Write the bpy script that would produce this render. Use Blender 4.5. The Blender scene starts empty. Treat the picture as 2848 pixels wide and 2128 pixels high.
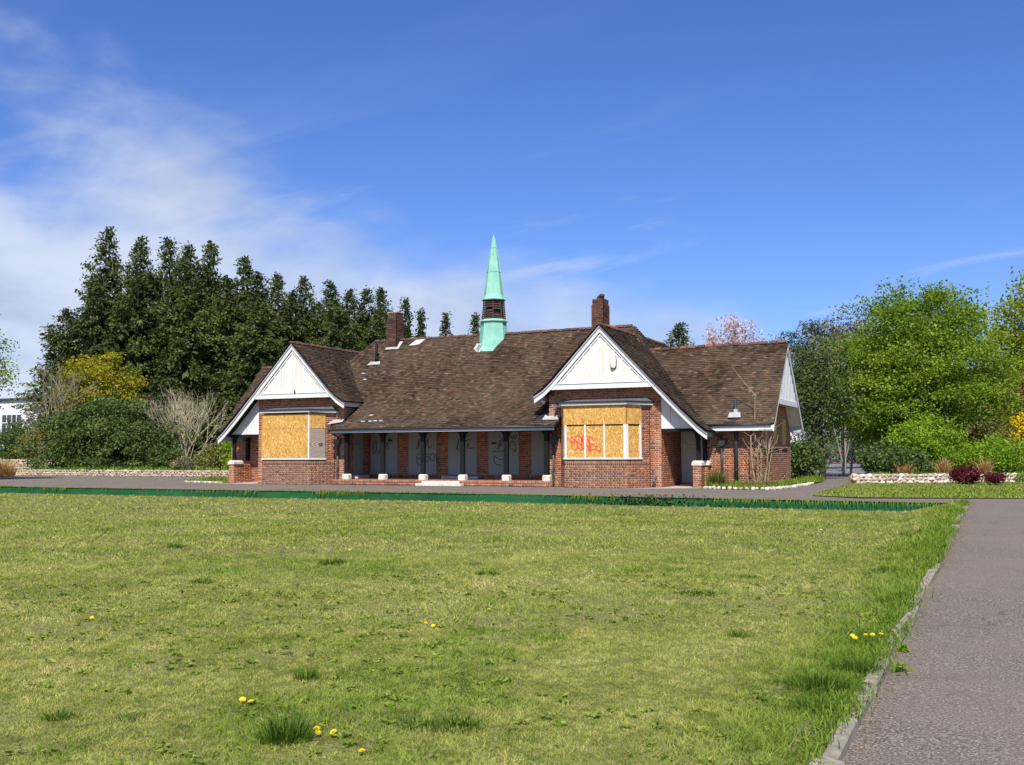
import bpy, math, random
import numpy as np
from mathutils import Vector, Matrix

# ------------------------------------------------------------------ camera, sky, sun, exposure
S = bpy.context.scene
COL = S.collection
rad = math.radians
cam_data = bpy.data.cameras.new('camera')
cam_data.sensor_width = 36.0
cam_data.lens = 36.497
cam_data.clip_start = 0.1
cam_data.clip_end = 4000
cam = bpy.data.objects.new('camera', cam_data)
COL.objects.link(cam)
yaw, pit, roll = rad(25.30), rad(3.976), rad(-0.175)
fw = Vector((-math.sin(yaw)*math.cos(pit), math.cos(yaw)*math.cos(pit), math.sin(pit)))
r0 = Vector((math.cos(yaw), math.sin(yaw), 0))
u0 = r0.cross(fw)
r1 = math.cos(roll)*r0 + math.sin(roll)*u0
u1 = -math.sin(roll)*r0 + math.cos(roll)*u0
cm = Matrix((r1, u1, -fw)).transposed().to_4x4()
cm.translation = (0, 0, 1.2)
cam.matrix_world = cm
S.camera = cam

SUN = Vector((0.40, -1.0, 1.22)).normalized()
w = bpy.data.worlds.new('World')
S.world = w
w.use_nodes = True
nt = w.node_tree
nt.nodes.clear()
def wn(t, **k):
    n = nt.nodes.new(t)
    for a, b in k.items(): setattr(n, a, b)
    return n
def wmath(op, a, b=None, c=None, clamp=False):
    n = wn('ShaderNodeMath', operation=op, use_clamp=clamp)
    for i, v in enumerate((a, b, c)):
        if v is None: continue
        if isinstance(v, (int, float)): n.inputs[i].default_value = v
        else: nt.links.new(v, n.inputs[i])
    return n.outputs[0]
def wmix(f, a, b, blend='MIX'):
    n = wn('ShaderNodeMix', data_type='RGBA', blend_type=blend)
    for i, v in ((0, f), (6, a), (7, b)):
        if isinstance(v, (int, float)): n.inputs[i].default_value = v
        elif isinstance(v, tuple): n.inputs[i].default_value = v
        else: nt.links.new(v, n.inputs[i])
    return n.outputs[2]
def smooth(v, a, b):
    n = wn('ShaderNodeMapRange', interpolation_type='SMOOTHSTEP')
    nt.links.new(v, n.inputs[0])
    n.inputs[1].default_value = a; n.inputs[2].default_value = b
    return n.outputs[0]
sky = wn('ShaderNodeTexSky', sky_type='NISHITA', sun_disc=False)
sky.sun_elevation = math.asin(SUN.z)
sky.sun_rotation = math.atan2(SUN.x, SUN.y)
sky.air_density = 1.0; sky.dust_density = 0.3; sky.ozone_density = 3.0
tc = wn('ShaderNodeTexCoord')
sep = wn('ShaderNodeSeparateXYZ')
nt.links.new(tc.outputs['Generated'], sep.inputs[0])
dx, dy, dz = sep.outputs
# clouds lie on a flat layer: direction divided by height
hz = wmath('ADD', wmath('MAXIMUM', dz, 0.0), 0.34)
cx, cy = wmath('DIVIDE', dx, hz), wmath('DIVIDE', dy, hz)
comb = wn('ShaderNodeCombineXYZ')
nt.links.new(cx, comb.inputs[0]); nt.links.new(cy, comb.inputs[1])
def cnoise(scale, rot, sx, sy, detail, rough, dist, off=(0, 0, 0)):
    m = wn('ShaderNodeMapping')
    nt.links.new(comb.outputs[0], m.inputs[0])
    m.inputs['Rotation'].default_value = (0, 0, rad(rot))
    m.inputs['Scale'].default_value = (sx, sy, 1)
    m.inputs['Location'].default_value = off
    n = wn('ShaderNodeTexNoise', noise_dimensions='2D')
    nt.links.new(m.outputs[0], n.inputs['Vector'])
    n.inputs['Scale'].default_value = scale
    n.inputs['Detail'].default_value = detail
    n.inputs['Roughness'].default_value = rough
    n.inputs['Distortion'].default_value = dist
    return n.outputs[0]
def dnoise(scale, detail, rough, off, zs=2.2):
    m = wn('ShaderNodeMapping')
    nt.links.new(tc.outputs['Generated'], m.inputs[0])
    m.inputs['Scale'].default_value = (1, 1, zs)
    m.inputs['Location'].default_value = off
    n = wn('ShaderNodeTexNoise')
    nt.links.new(m.outputs[0], n.inputs['Vector'])
    n.inputs['Scale'].default_value = scale; n.inputs['Detail'].default_value = detail
    n.inputs['Roughness'].default_value = rough; n.inputs['Distortion'].default_value = 0.15
    return n.outputs[0]
big = dnoise(3.2, 3, 0.5, (3.1, 1.7, 0.4))
puff = dnoise(5.6, 8, 0.55, (0.4, 5.2, 1.0))
shade = dnoise(5.0, 6, 0.55, (9.0, 3.0, 2.0), 2.4)
wisp = cnoise(3.4, -28, 0.42, 1.7, 8, 0.6, 0.5, (7.3, 2.2, 0))
# a low bank of cloud stands in the west (image left) and thins out towards the north-east
left = wmath('ADD', wmath('MULTIPLY', dx, -0.904), wmath('MULTIPLY', dy, -0.427))
edge = wmath('ADD', wmath('MULTIPLY', left, 0.22), wmath('MULTIPLY', wmath('SUBTRACT', big, 0.5), 0.30))
cov = wmath('MULTIPLY', smooth(wmath('SUBTRACT', edge, dz), -0.285, -0.06), smooth(wmath('ADD', left, wmath('MULTIPLY', wmath('SUBTRACT', big, 0.5), 0.45)), -0.40, 0.08))
body = smooth(wmath('ADD', wmath('MULTIPLY', cov, 1.1), wmath('MULTIPLY', wmath('SUBTRACT', puff, 0.5), 1.5)), 0.20, 1.05)
cirrus = wmath('MULTIPLY', smooth(wisp, 0.53, 0.76), wmath('ADD', 0.03, wmath('MULTIPLY', smooth(dz, 0.34, 0.18), 0.42)))
hsv = wn('ShaderNodeHueSaturation')
nt.links.new(sky.outputs[0], hsv.inputs['Color'])
hsv.inputs['Saturation'].default_value = 1.10
skyc = wmix(1.0, hsv.outputs[0], (0.73, 0.865, 1.32, 1), 'MULTIPLY')
cloudc = wmix(smooth(shade, 0.35, 0.68), (4.6, 5.3, 6.7, 1), (7.0, 7.5, 8.4, 1))
c1 = wmix(wmath('MULTIPLY', body, 0.80), skyc, cloudc)
c2 = wmix(cirrus, c1, (6.2, 6.9, 8.3, 1))
bg = wn('ShaderNodeBackground')
bg.inputs['Strength'].default_value = 0.085
nt.links.new(c2, bg.inputs['Color'])
out = wn('ShaderNodeOutputWorld')
nt.links.new(bg.outputs[0], out.inputs[0])

sd = bpy.data.lights.new('sun', 'SUN')
sd.energy = 4.6
sd.angle = rad(0.53)
sd.color = (1.0, 0.955, 0.88)
sun = bpy.data.objects.new('sun', sd)
sun.rotation_euler = (-SUN).to_track_quat('-Z', 'Y').to_euler()
sun.location = (20, -30, 60)
COL.objects.link(sun)
S.view_settings.view_transform = 'Standard'
S.view_settings.look = 'None'
S.view_settings.exposure = 0.40
S.view_settings.gamma = 1
S.view_settings.use_curve_mapping = False
S.render.engine = 'CYCLES'
S.cycles.max_bounces = 6
S.cycles.diffuse_bounces = 3
S.cycles.transparent_max_bounces = 4

# ------------------------------------------------------------------ materials
MATS = {}
class NT:
    def __init__(s, name, rough=0.9, spec=0.2):
        s.m = bpy.data.materials.new(name); s.m.use_nodes = True
        s.t = s.m.node_tree; s.b = s.t.nodes['Principled BSDF']
        s.b.inputs['Roughness'].default_value = rough
        s.b.inputs['Specular IOR Level'].default_value = spec
        s.geo = s.t.nodes.new('ShaderNodeNewGeometry')
        MATS[name] = s.m
    def link(s, a, b): s.t.links.new(a, b)
    def noise(s, scale, detail=4, rough=0.55, dist=0.0, vec=None, stretch=None):
        n = s.t.nodes.new('ShaderNodeTexNoise')
        n.inputs['Scale'].default_value = scale; n.inputs['Detail'].default_value = detail
        n.inputs['Roughness'].default_value = rough; n.inputs['Distortion'].default_value = dist
        v = vec or s.geo.outputs['Position']
        if stretch:
            mp = s.t.nodes.new('ShaderNodeMapping'); mp.inputs['Scale'].default_value = stretch
            s.link(v, mp.inputs[0]); v = mp.outputs[0]
        s.link(v, n.inputs['Vector']); return n.outputs[0]
    def attr(s, name):
        n = s.t.nodes.new('ShaderNodeAttribute'); n.attribute_name = name; return n.outputs['Fac']
    def ramp(s, fac, stops, interp='LINEAR'):
        n = s.t.nodes.new('ShaderNodeValToRGB'); n.color_ramp.interpolation = interp
        e = n.color_ramp.elements
        while len(e) < len(stops): e.new(0.5)
        for i, (p, c) in enumerate(stops):
            e[i].position = p; e[i].color = (*c, 1) if len(c) == 3 else c
        s.link(fac, n.inputs[0]); return n.outputs[0]
    def mix(s, f, a, b, blend='MIX'):
        n = s.t.nodes.new('ShaderNodeMix'); n.data_type = 'RGBA'; n.blend_type = blend
        for i, v in ((0, f), (6, a), (7, b)):
            if isinstance(v, (int, float)): n.inputs[i].default_value = v
            elif isinstance(v, tuple): n.inputs[i].default_value = (*v, 1) if len(v) == 3 else v
            else: s.link(v, n.inputs[i])
        return n.outputs[2]
    def math(s, op, a, b=0.0):
        n = s.t.nodes.new('ShaderNodeMath'); n.operation = op
        for i, v in enumerate((a, b)):
            if isinstance(v, (int, float)): n.inputs[i].default_value = v
            else: s.link(v, n.inputs[i])
        return n.outputs[0]
    def rng(s, v, a, b):
        n = s.t.nodes.new('ShaderNodeMapRange'); n.interpolation_type = 'SMOOTHSTEP'
        s.link(v, n.inputs[0]); n.inputs[1].default_value = a; n.inputs[2].default_value = b
        return n.outputs[0]
    def col(s, c):
        if isinstance(c, tuple): s.b.inputs['Base Color'].default_value = (*c, 1)
        else: s.link(c, s.b.inputs['Base Color'])
    def bump(s, h, strength=0.3, dist=0.01):
        n = s.t.nodes.new('ShaderNodeBump'); n.inputs['Strength'].default_value = strength
        n.inputs['Distance'].default_value = dist; s.link(h, n.inputs['Height']); s.link(n.outputs[0], s.b.inputs['Normal'])

def m_plain(name, c, rough=0.8, var=0.25, scale=6, spec=0.2, bump=0.0, metal=0.0):
    s = NT(name, rough, spec)
    n = s.noise(scale, 5)
    s.col(s.ramp(n, [(0.25, tuple(x*(1-var) for x in c)), (0.75, tuple(min(1, x*(1+var)) for x in c))]))
    if bump: s.bump(s.noise(scale*6, 4), bump)
    s.b.inputs['Metallic'].default_value = metal
    return s

# brick: every brick carries its own value; 'tone' marks the older brown brick under the bay windows
s = NT('brick', 0.92, 0.15)
c = s.ramp(s.attr('rnd'), [(0.0, (.12, .052, .036)), (0.22, (.24, .082, .048)), (0.5, (.35, .12, .064)), (0.78, (.43, .16, .08)), (1.0, (.50, .22, .115))])
c2 = s.ramp(s.attr('rnd'), [(0.0, (.12, .066, .044)), (0.5, (.235, .118, .074)), (1.0, (.33, .19, .12))])
c = s.mix(s.attr('tone'), c, c2)
c = s.mix(s.math('MULTIPLY', s.noise(1.7, 6, .65), 0.16), c, (.30, .20, .13))
c = s.mix(s.rng(s.noise(30, 3), .55, .75), c, (.40, .27, .18)); s.col(c)
s.b.inputs['Base Color'].links and None
s.bump(s.noise(70, 4), 0.4, 0.004)
s = m_plain('mortar', (.56, .43, .32), .95, .3, 9, .1, .3)
s = NT('chimney_brick', .95, .1)
c = s.ramp(s.attr('rnd'), [(0, (.055, .036, .030)), (.5, (.12, .062, .045)), (1, (.20, .10, .065))])
s.col(s.mix(s.rng(s.noise(2.5, 6, .7), .48, .68), c, (.045, .038, .034))); s.bump(s.noise(60), .4, .004)
m_plain('step_brick', (.30, .13, .085), .95, .35, 14, .1, .3)

s = NT('roof_tile', 0.93, 0.1)
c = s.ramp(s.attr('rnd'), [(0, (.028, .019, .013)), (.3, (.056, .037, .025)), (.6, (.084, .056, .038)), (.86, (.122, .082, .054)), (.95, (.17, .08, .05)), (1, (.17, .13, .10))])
pat = s.rng(s.noise(.6, 6, .65, .4, None, (1, 1.0, .35)), .40, .64)
c = s.mix(s.math('MULTIPLY', pat, .55), c, s.mix(1.0, c, (1.7, 1.75, 1.7), 'MULTIPLY'))
c = s.mix(s.math('MULTIPLY', pat, .25), c, (.135, .105, .072))
red = s.rng(s.noise(.42, 3, .5, 0, None, (1, 1, 1.4)), .61, .72)
c = s.mix(s.math('MULTIPLY', red, .25), c, (.13, .06, .042))
lich = s.rng(s.noise(3.2, 7, .72), .60, .72)
c = s.mix(s.math('MULTIPLY', lich, .5), c, (.24, .20, .13))
s.col(c); s.bump(s.noise(45, 4), .4, .004)
s = NT('ridge_tile', 0.9, 0.1)
c = s.ramp(s.attr('rnd'), [(0, (.08, .052, .042)), (.5, (.15, .078, .055)), (.85, (.24, .10, .06)), (1, (.36, .14, .06))])
s.col(s.mix(s.rng(s.noise(7, 6, .7), .5, .68), c, (.14, .11, .085))); s.bump(s.noise(40), .4, .005)
m_plain('roof_underlay', (.035, .028, .024), .95, .3, 3)
s = NT('white_paint', 0.6, 0.3)
n1 = s.noise(2.2, 7, .68, .3, None, (1, 1, .35))
c = s.ramp(n1, [(.25, (.62, .62, .60)), (.5, (.70, .70, .68)), (.75, (.73, .725, .69))])
pl = s.rng(s.noise(9, 6, .7, .2, None, (1, 1, 2.2)), .655, .73)
c = s.mix(s.math('MULTIPLY', pl, .6), c, (.30, .27, .23)); s.col(c)
s.bump(s.noise(30, 3), .15, .003)
s = NT('cream_board', 0.7, 0.2)
c = s.ramp(s.noise(3, 6, .6, .2, None, (2.2, 2.2, .3)), [(.3, (.62, .60, .52)), (.6, (.70, .68, .60)), (.8, (.71, .70, .64))])
pl = s.rng(s.noise(11, 6, .7, .2), .68, .75)
c = s.mix(s.math('MULTIPLY', pl, .7), c, (.36, .33, .26)); s.col(c)
m_plain('black_paint', (.012, .014, .015), .6, .45, 8, .12)
m_plain('green_paint', (.055, .085, .075), .5, .4, 10, .4)
m_plain('dark_pipe', (.025, .033, .035), .45, .35, 10, .45)
m_plain('lead', (.42, .42, .41), .7, .3, 7, .3)
m_plain('dark_lead', (.115, .115, .115), .8, .45, 5, .3)
m_plain('soffit', (.45, .46, .46), .8, .15, 3)
m_plain('stone_pale', (.66, .61, .52), .9, .3, 9, .2, .4)
m_plain('grey_panel', (.29, .325, .32), .45, .06, 1.6, .35)
m_plain('door_grey', (.66, .64, .60), .6, .10, 4, .3)
m_plain('concrete', (.46, .40, .34), .95, .25, 8, .1, .3)
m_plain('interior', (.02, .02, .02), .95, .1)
s = NT('copper', 0.72, 0.25)
c = s.ramp(s.noise(1.6, 5, .6), [(.3, (.20, .47, .36)), (.6, (.29, .585, .45)), (.8, (.35, .63, .50))])
st = s.rng(s.noise(5.0, 4, .6, .1, None, (1.6, 1.6, .08)), .60, .72)
c = s.mix(s.math('MULTIPLY', st, .55), c, (.24, .36, .17))
st2 = s.rng(s.noise(7.0, 5, .65, .1, None, (2.2, 2.2, .10)), .56, .70)
c = s.mix(s.math('MULTIPLY', st2, .5), c, (.13, .33, .26))
c = s.mix(s.math('MULTIPLY', s.rng(s.noise(2.2, 6, .7), .55, .75), .5), c, (.46, .70, .60)); s.col(c)
s.bump(s.noise(12), .1, .01)
m_plain('louvre_wood', (.075, .045, .038), .85, .4, 9)
m_plain('copper_dark', (.16, .38, .31), .7, .3, 8)
s = NT('osb', 0.85, 0.15)
vo = s.t.nodes.new('ShaderNodeTexVoronoi'); vo.inputs['Scale'].default_value = 26; vo.feature = 'F1'
mp = s.t.nodes.new('ShaderNodeMapping'); mp.inputs['Rotation'].default_value = (.3, .9, .5); mp.inputs['Scale'].default_value = (1, 1, .45)
nz = s.t.nodes.new('ShaderNodeTexNoise'); nz.inputs['Scale'].default_value = 6
s.link(s.geo.outputs['Position'], nz.inputs['Vector'])
vm = s.t.nodes.new('ShaderNodeVectorMath'); vm.operation = 'MULTIPLY_ADD'; vm.inputs[1].default_value = (.35, .35, .35)
s.link(nz.outputs['Color'], vm.inputs[0]); s.link(s.geo.outputs['Position'], vm.inputs[2])
s.link(vm.outputs[0], mp.inputs[0]); s.link(mp.outputs[0], vo.inputs['Vector'])
sp = s.t.nodes.new('ShaderNodeSeparateColor'); s.link(vo.outputs['Color'], sp.inputs[0])
c = s.ramp(sp.outputs[0], [(0, (.36, .18, .04)), (.3, (.51, .275, .065)), (.65, (.60, .345, .088)), (.9, (.69, .45, .15)), (1, (.76, .57, .27))])
c = s.mix(s.math('MULTIPLY', s.noise(1.2, 4), .22), c, (.62, .30, .06)); s.col(c)
s = NT('plywood', 0.85, 0.15)
wv = s.t.nodes.new('ShaderNodeTexWave'); wv.wave_type = 'RINGS'; wv.inputs['Scale'].default_value = 3.2
wv.inputs['Distortion'].default_value = 3.5; wv.inputs['Detail'].default_value = 2.5; wv.inputs['Detail Scale'].default_value = .8
mp = s.t.nodes.new('ShaderNodeMapping'); mp.inputs['Location'].default_value = (17.9, -24.8, -3.3); mp.inputs['Scale'].default_value = (.7, .7, 2.0)
s.link(s.geo.outputs['Position'], mp.inputs[0]); s.link(mp.outputs[0], wv.inputs[0])
s.col(s.ramp(wv.outputs[0], [(0, (.17, .13, .10)), (.3, (.30, .24, .185)), (.7, (.38, .31, .25)), (1, (.43, .36, .30))]))
m_plain('spray_red', (.72, .055, .06), .6, .1, 8)
m_plain('spray_black', (.035, .04, .045), .6, .2, 8)
m_plain('tape_blue', (.05, .09, .13), .5, .2, 8)

s = NT('tarmac', 0.95, 0.12)
fine = s.noise(62, 4, .8)
c = s.ramp(fine, [(.40, (.080, .064, .051)), (.5, (.172, .141, .113)), (.58, (.25, .21, .17)), (.66, (.52, .46, .38))])
c = s.mix(s.math('MULTIPLY', s.rng(s.noise(.5, 5, .6), .35, .7), .45), c, (.225, .18, .143))
c = s.mix(s.math('MULTIPLY', s.rng(s.noise(1.7, 6, .7), .58, .72), .4), c, (.10, .083, .072))
vr = s.t.nodes.new('ShaderNodeTexVoronoi'); vr.feature = 'DISTANCE_TO_EDGE'; vr.inputs['Scale'].default_value = .55
wob = s.t.nodes.new('ShaderNodeVectorMath'); wob.operation = 'MULTIPLY_ADD'; wob.inputs[1].default_value = (.9, .9, 0)
nn = s.t.nodes.new('ShaderNodeTexNoise'); nn.inputs['Scale'].default_value = 1.6; nn.inputs['Detail'].default_value = 6; s.link(s.geo.outputs['Position'], nn.inputs['Vector'])
s.link(nn.outputs['Color'], wob.inputs[0]); s.link(s.geo.outputs['Position'], wob.inputs[2]); s.link(wob.outputs[0], vr.inputs['Vector'])
crack = s.math('MULTIPLY', s.math('SUBTRACT', 1.0, s.rng(vr.outputs['Distance'], .0, .012)), s.rng(s.noise(.35, 3), .48, .60))
c = s.mix(s.math('MULTIPLY', crack, .65), c, (.045, .038, .03))
c = s.mix(s.math('MULTIPLY', s.rng(s.noise(.9, 6, .7, .5), .56, .72), .35), c, (.155, .115, .078))
s.col(c); s.bump(s.noise(120, 3), .5, .006)
s = NT('earth', 0.97, 0.05)
c = s.ramp(s.noise(14, 6, .75), [(.36, (.09, .10, .028)), (.52, (.20, .20, .06)), (.66, (.31, .265, .12))])
c = s.mix(s.math('MULTIPLY', s.rng(s.noise(1.3, 5, .6), .45, .7), .35), c, (.20, .165, .085))
s.col(s.mix(s.rng(s.noise(40, 3), .55, .75), c, (.10, .09, .04)))
s = NT('lining', 0.85, 0.2)
c = s.ramp(s.noise(.7, 5, .6, 0, None, (1, 1, 3)), [(.3, (.007, .062, .022)), (.6, (.013, .098, .032)), (.8, (.026, .135, .044))])
c = s.mix(s.rng(s.noise(3.1, 6, .7, .3, None, (1, 1, .4)), .52, .70), c, (.030, .085, .030))
s.col(s.mix(s.rng(s.noise(6, 6, .75), .60, .72), c, (.085, .12, .055)))
m_plain('far_ground', (.09, .11, .045), .97, .3, .3)
m_plain('court_red', (.30, .075, .06), .95, .2, 1)
m_plain('court_grey', (.21, .195, .195), .95, .15, 1)
m_plain('line_white', (.7, .7, .68), .8, .1, 4)
m_plain('kerb_concrete', (.30, .26, .20), .95, .4, 13, .1, .5)
s = NT('wall_stone', 0.95, 0.1)
c = s.ramp(s.attr('rnd'), [(0, (.28, .22, .155)), (.5, (.42, .345, .25)), (1, (.56, .475, .36))])
s.col(s.mix(s.rng(s.noise(9, 5, .7), .5, .7), c, (.36, .29, .20))); s.bump(s.noise(25, 4), .5, .02)
s = NT('white_stone', 0.95, 0.1)
c = s.ramp(s.attr('rnd'), [(0, (.30, .245, .18)), (.45, (.56, .49, .40)), (1, (.76, .70, .61))])
s.col(s.mix(s.rng(s.noise(14, 5, .7), .52, .7), c, (.40, .33, .25))); s.bump(s.noise(30, 4), .5, .02)
m_plain('house_white', (.72, .74, .76), .8, .08, .4)
m_plain('house_dark', (.05, .055, .065), .3, .3, 1, .5)
m_plain('blue_sheet', (.03, .075, .20), .5, .2, 1)
m_plain('fence_steel', (.30, .32, .31), .5, .2, 3, .4)
m_plain('bark', (.16, .125, .095), .95, .4, 7, .1, .5)
m_plain('bark_dark', (.06, .048, .04), .95, .4, 7, .1, .5)
m_plain('twig_pale', (.56, .48, .31), .9, .3, 4)
m_plain('twig_grey', (.30, .25, .19), .9, .3, 4)
m_plain('twig_brown', (.30, .215, .135), .9, .35, 5)
m_plain('petal_yellow', (.85, .62, .015), .7, .12, 20)

def m_leaf(name, stops, trans=0.35, tcol=1.5, scale=.35, amp=.5):
    s = NT(name, 0.6, 0.25)
    s.t.nodes.remove(s.b)
    v = s.math('ADD', s.math('MULTIPLY', s.attr('rnd'), 1-amp), s.math('MULTIPLY', s.rng(s.noise(scale, 4, .6), .28, .72), amp))
    c = s.ramp(v, stops)
    d = s.t.nodes.new('ShaderNodeBsdfDiffuse'); t = s.t.nodes.new('ShaderNodeBsdfTranslucent'); m = s.t.nodes.new('ShaderNodeMixShader')
    g = s.t.nodes.new('ShaderNodeBsdfGlossy'); g.inputs['Roughness'].default_value = .45; g.inputs['Color'].default_value = (.5, .5, .5, 1)
    m2 = s.t.nodes.new('ShaderNodeMixShader'); m2.inputs[0].default_value = .022
    s.link(c, d.inputs['Color'])
    s.link(s.mix(1.0, c, (tcol, tcol, tcol*.6), 'MULTIPLY'), t.inputs['Color'])
    m.inputs[0].default_value = trans
    s.link(d.outputs[0], m.inputs[1]); s.link(t.outputs[0], m.inputs[2])
    s.link(m.outputs[0], m2.inputs[1]); s.link(g.outputs[0], m2.inputs[2])
    s.link(m2.outputs[0], s.t.nodes['Material Output'].inputs[0])
    return s.m
m_leaf('leaf_conifer', [(0, (0.031, 0.045, 0.016)), (0.45, (0.071, 0.096, 0.027)), (0.8, (0.127, 0.154, 0.036)), (1, (0.186, 0.193, 0.045))], .2, 1.3, .22, .5)
m_leaf('leaf_conifer_dark', [(0, (0.023, 0.036, 0.017)), (0.5, (0.05, 0.068, 0.026)), (1, (0.105, 0.119, 0.043))], .2, 1.3, .22, .5)
m_leaf('leaf_acer', [(0, (0.075, 0.13, 0.014)), (0.5, (0.185, 0.28, 0.028)), (1, (0.33, 0.43, 0.05))], .42, 1.6, .3, .4)
m_leaf('leaf_willow', [(0, (0.126, 0.175, 0.017)), (0.5, (0.266, 0.325, 0.032)), (1, (0.462, 0.475, 0.053))], .42, 1.5, .3, .4)
m_leaf('leaf_gold', [(0, (0.13, 0.145, 0.012)), (0.5, (0.3, 0.28, 0.016)), (1, (0.45, 0.37, 0.03))], .35, 1.4, .5, .4)
m_leaf('leaf_shrub', [(0, (0.04, 0.066, 0.018)), (0.5, (0.085, 0.138, 0.034)), (1, (0.17, 0.23, 0.07))], .25, 1.3, .5, .4)
m_leaf('leaf_grey', [(0, (0.108, 0.112, 0.054)), (0.5, (0.215, 0.208, 0.102)), (1, (0.358, 0.32, 0.163))], .25, 1.3, .5, .4)
m_leaf('leaf_bright', [(0, (0.091, 0.176, 0.014)), (0.5, (0.212, 0.351, 0.025)), (1, (0.378, 0.486, 0.046))], .4, 1.5, .6, .4)
m_leaf('leaf_olive', [(0, (0.099, 0.096, 0.027)), (0.5, (0.179, 0.184, 0.048)), (1, (0.305, 0.288, 0.082))], .3, 1.3, .6, .4)
m_leaf('leaf_purple', [(0, (0.051, 0.01, 0.015)), (0.5, (0.124, 0.021, 0.033)), (1, (0.204, 0.039, 0.05))], .25, 1.3, 2, .3)
m_leaf('flower_yellow', [(0, (.45, .34, .01)), (.5, (.75, .56, .012)), (1, (.88, .70, .03))], .3, 1.2, 1, .3)
m_leaf('flower_pink', [(0, (.36, .23, .23)), (.5, (.62, .42, .43)), (1, (.80, .66, .65))], .3, 1.2, 1, .3)
m_leaf('leaf_bronze', [(0, (0.11, 0.049, 0.021)), (0.5, (0.22, 0.105, 0.042)), (1, (0.314, 0.168, 0.071))], .3, 1.3, 1, .3)
m_leaf('straw', [(0, (0.283, 0.161, 0.059)), (0.5, (0.515, 0.322, 0.127)), (1, (0.747, 0.506, 0.235))], .3, 1.2, 1, .3)
# mown lawn: pale dry green with darker lusher patches and bare straw
s = NT('lawn_blade', .6, .2); s.t.nodes.remove(s.b)
big = s.rng(s.noise(.33, 5, .6), .30, .70)
mid = s.rng(s.noise(1.9, 5, .62), .32, .70)
v = s.math('ADD', s.math('MULTIPLY', s.attr('rnd'), .5), s.math('ADD', s.math('MULTIPLY', big, .22), s.math('MULTIPLY', mid, .28)))
c = s.ramp(v, [(0, (.075, .125, .014)), (.28, (.20, .265, .038)), (.55, (.365, .40, .08)), (.8, (.52, .505, .145)), (1, (.70, .62, .28))])
c = s.mix(s.attr('lush'), c, s.ramp(s.attr('rnd'), [(0, (.075, .15, .014)), (.5, (.165, .275, .030)), (1, (.29, .39, .06))]))
d = s.t.nodes.new('ShaderNodeBsdfDiffuse'); t = s.t.nodes.new('ShaderNodeBsdfTranslucent'); m = s.t.nodes.new('ShaderNodeMixShader')
s.link(c, d.inputs[0]); s.link(c, t.inputs[0]); m.inputs[0].default_value = .35
s.link(d.outputs[0], m.inputs[1]); s.link(t.outputs[0], m.inputs[2]); s.link(m.outputs[0], s.t.nodes['Material Output'].inputs[0])
m_leaf('tuft_blade', [(0, (.042, .09, .009)), (.5, (.085, .17, .018)), (1, (.19, .28, .035))], .3, 1.3, 2, .2)

# ------------------------------------------------------------------ mesh helpers
def new_obj(name, me, mat=None, parent=None):
    o = bpy.data.objects.new(name, me); COL.objects.link(o)
    if mat and me and not me.materials: me.materials.append(MATS[mat])
    if parent:
        o.parent = parent
        # parts are modelled in world coordinates: undo the place of a top-level Empty
        if parent.type == 'EMPTY' and not parent.get('local'):
            o.matrix_parent_inverse = Matrix.Translation(-Vector(parent.location))
    return o
def tag(o, label=None, cat=None, group=None, kind=None):
    if label: o['label'] = label
    if cat: o['category'] = cat
    if group: o['group'] = group
    if kind: o['kind'] = kind
    return o
def thing(name, label, cat, loc=(0, 0, 0), group=None, local=False, rz=0.0):
    o = bpy.data.objects.new(name, None); COL.objects.link(o)
    o.empty_display_size = .3; o.location = loc; o.rotation_euler = (0, 0, rz)
    if local: o['local'] = 1
    return tag(o, label, cat, group)
def np_mesh(name, V, F, attrs=None, smooth=False):
    """V (n,3); F (m,k) all faces with k corners; attrs {name: per-face values}"""
    V = np.asarray(V, dtype=np.float32); F = np.asarray(F, dtype=np.int32)
    me = bpy.data.meshes.new(name); m, k = F.shape
    me.vertices.add(len(V)); me.vertices.foreach_set('co', V.ravel())
    me.loops.add(m*k); me.loops.foreach_set('vertex_index', F.ravel())
    me.polygons.add(m); me.polygons.foreach_set('loop_start', np.arange(0, m*k, k, dtype=np.int32))
    me.polygons.foreach_set('loop_total', np.full(m, k, dtype=np.int32))
    if smooth: me.polygons.foreach_set('use_smooth', np.ones(m, dtype=bool))
    for a, vals in (attrs or {}).items():
        at = me.attributes.new(a, 'FLOAT', 'FACE'); at.data.foreach_set('value', np.asarray(vals, dtype=np.float32))
    me.update(calc_edges=True)
    return me
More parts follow.
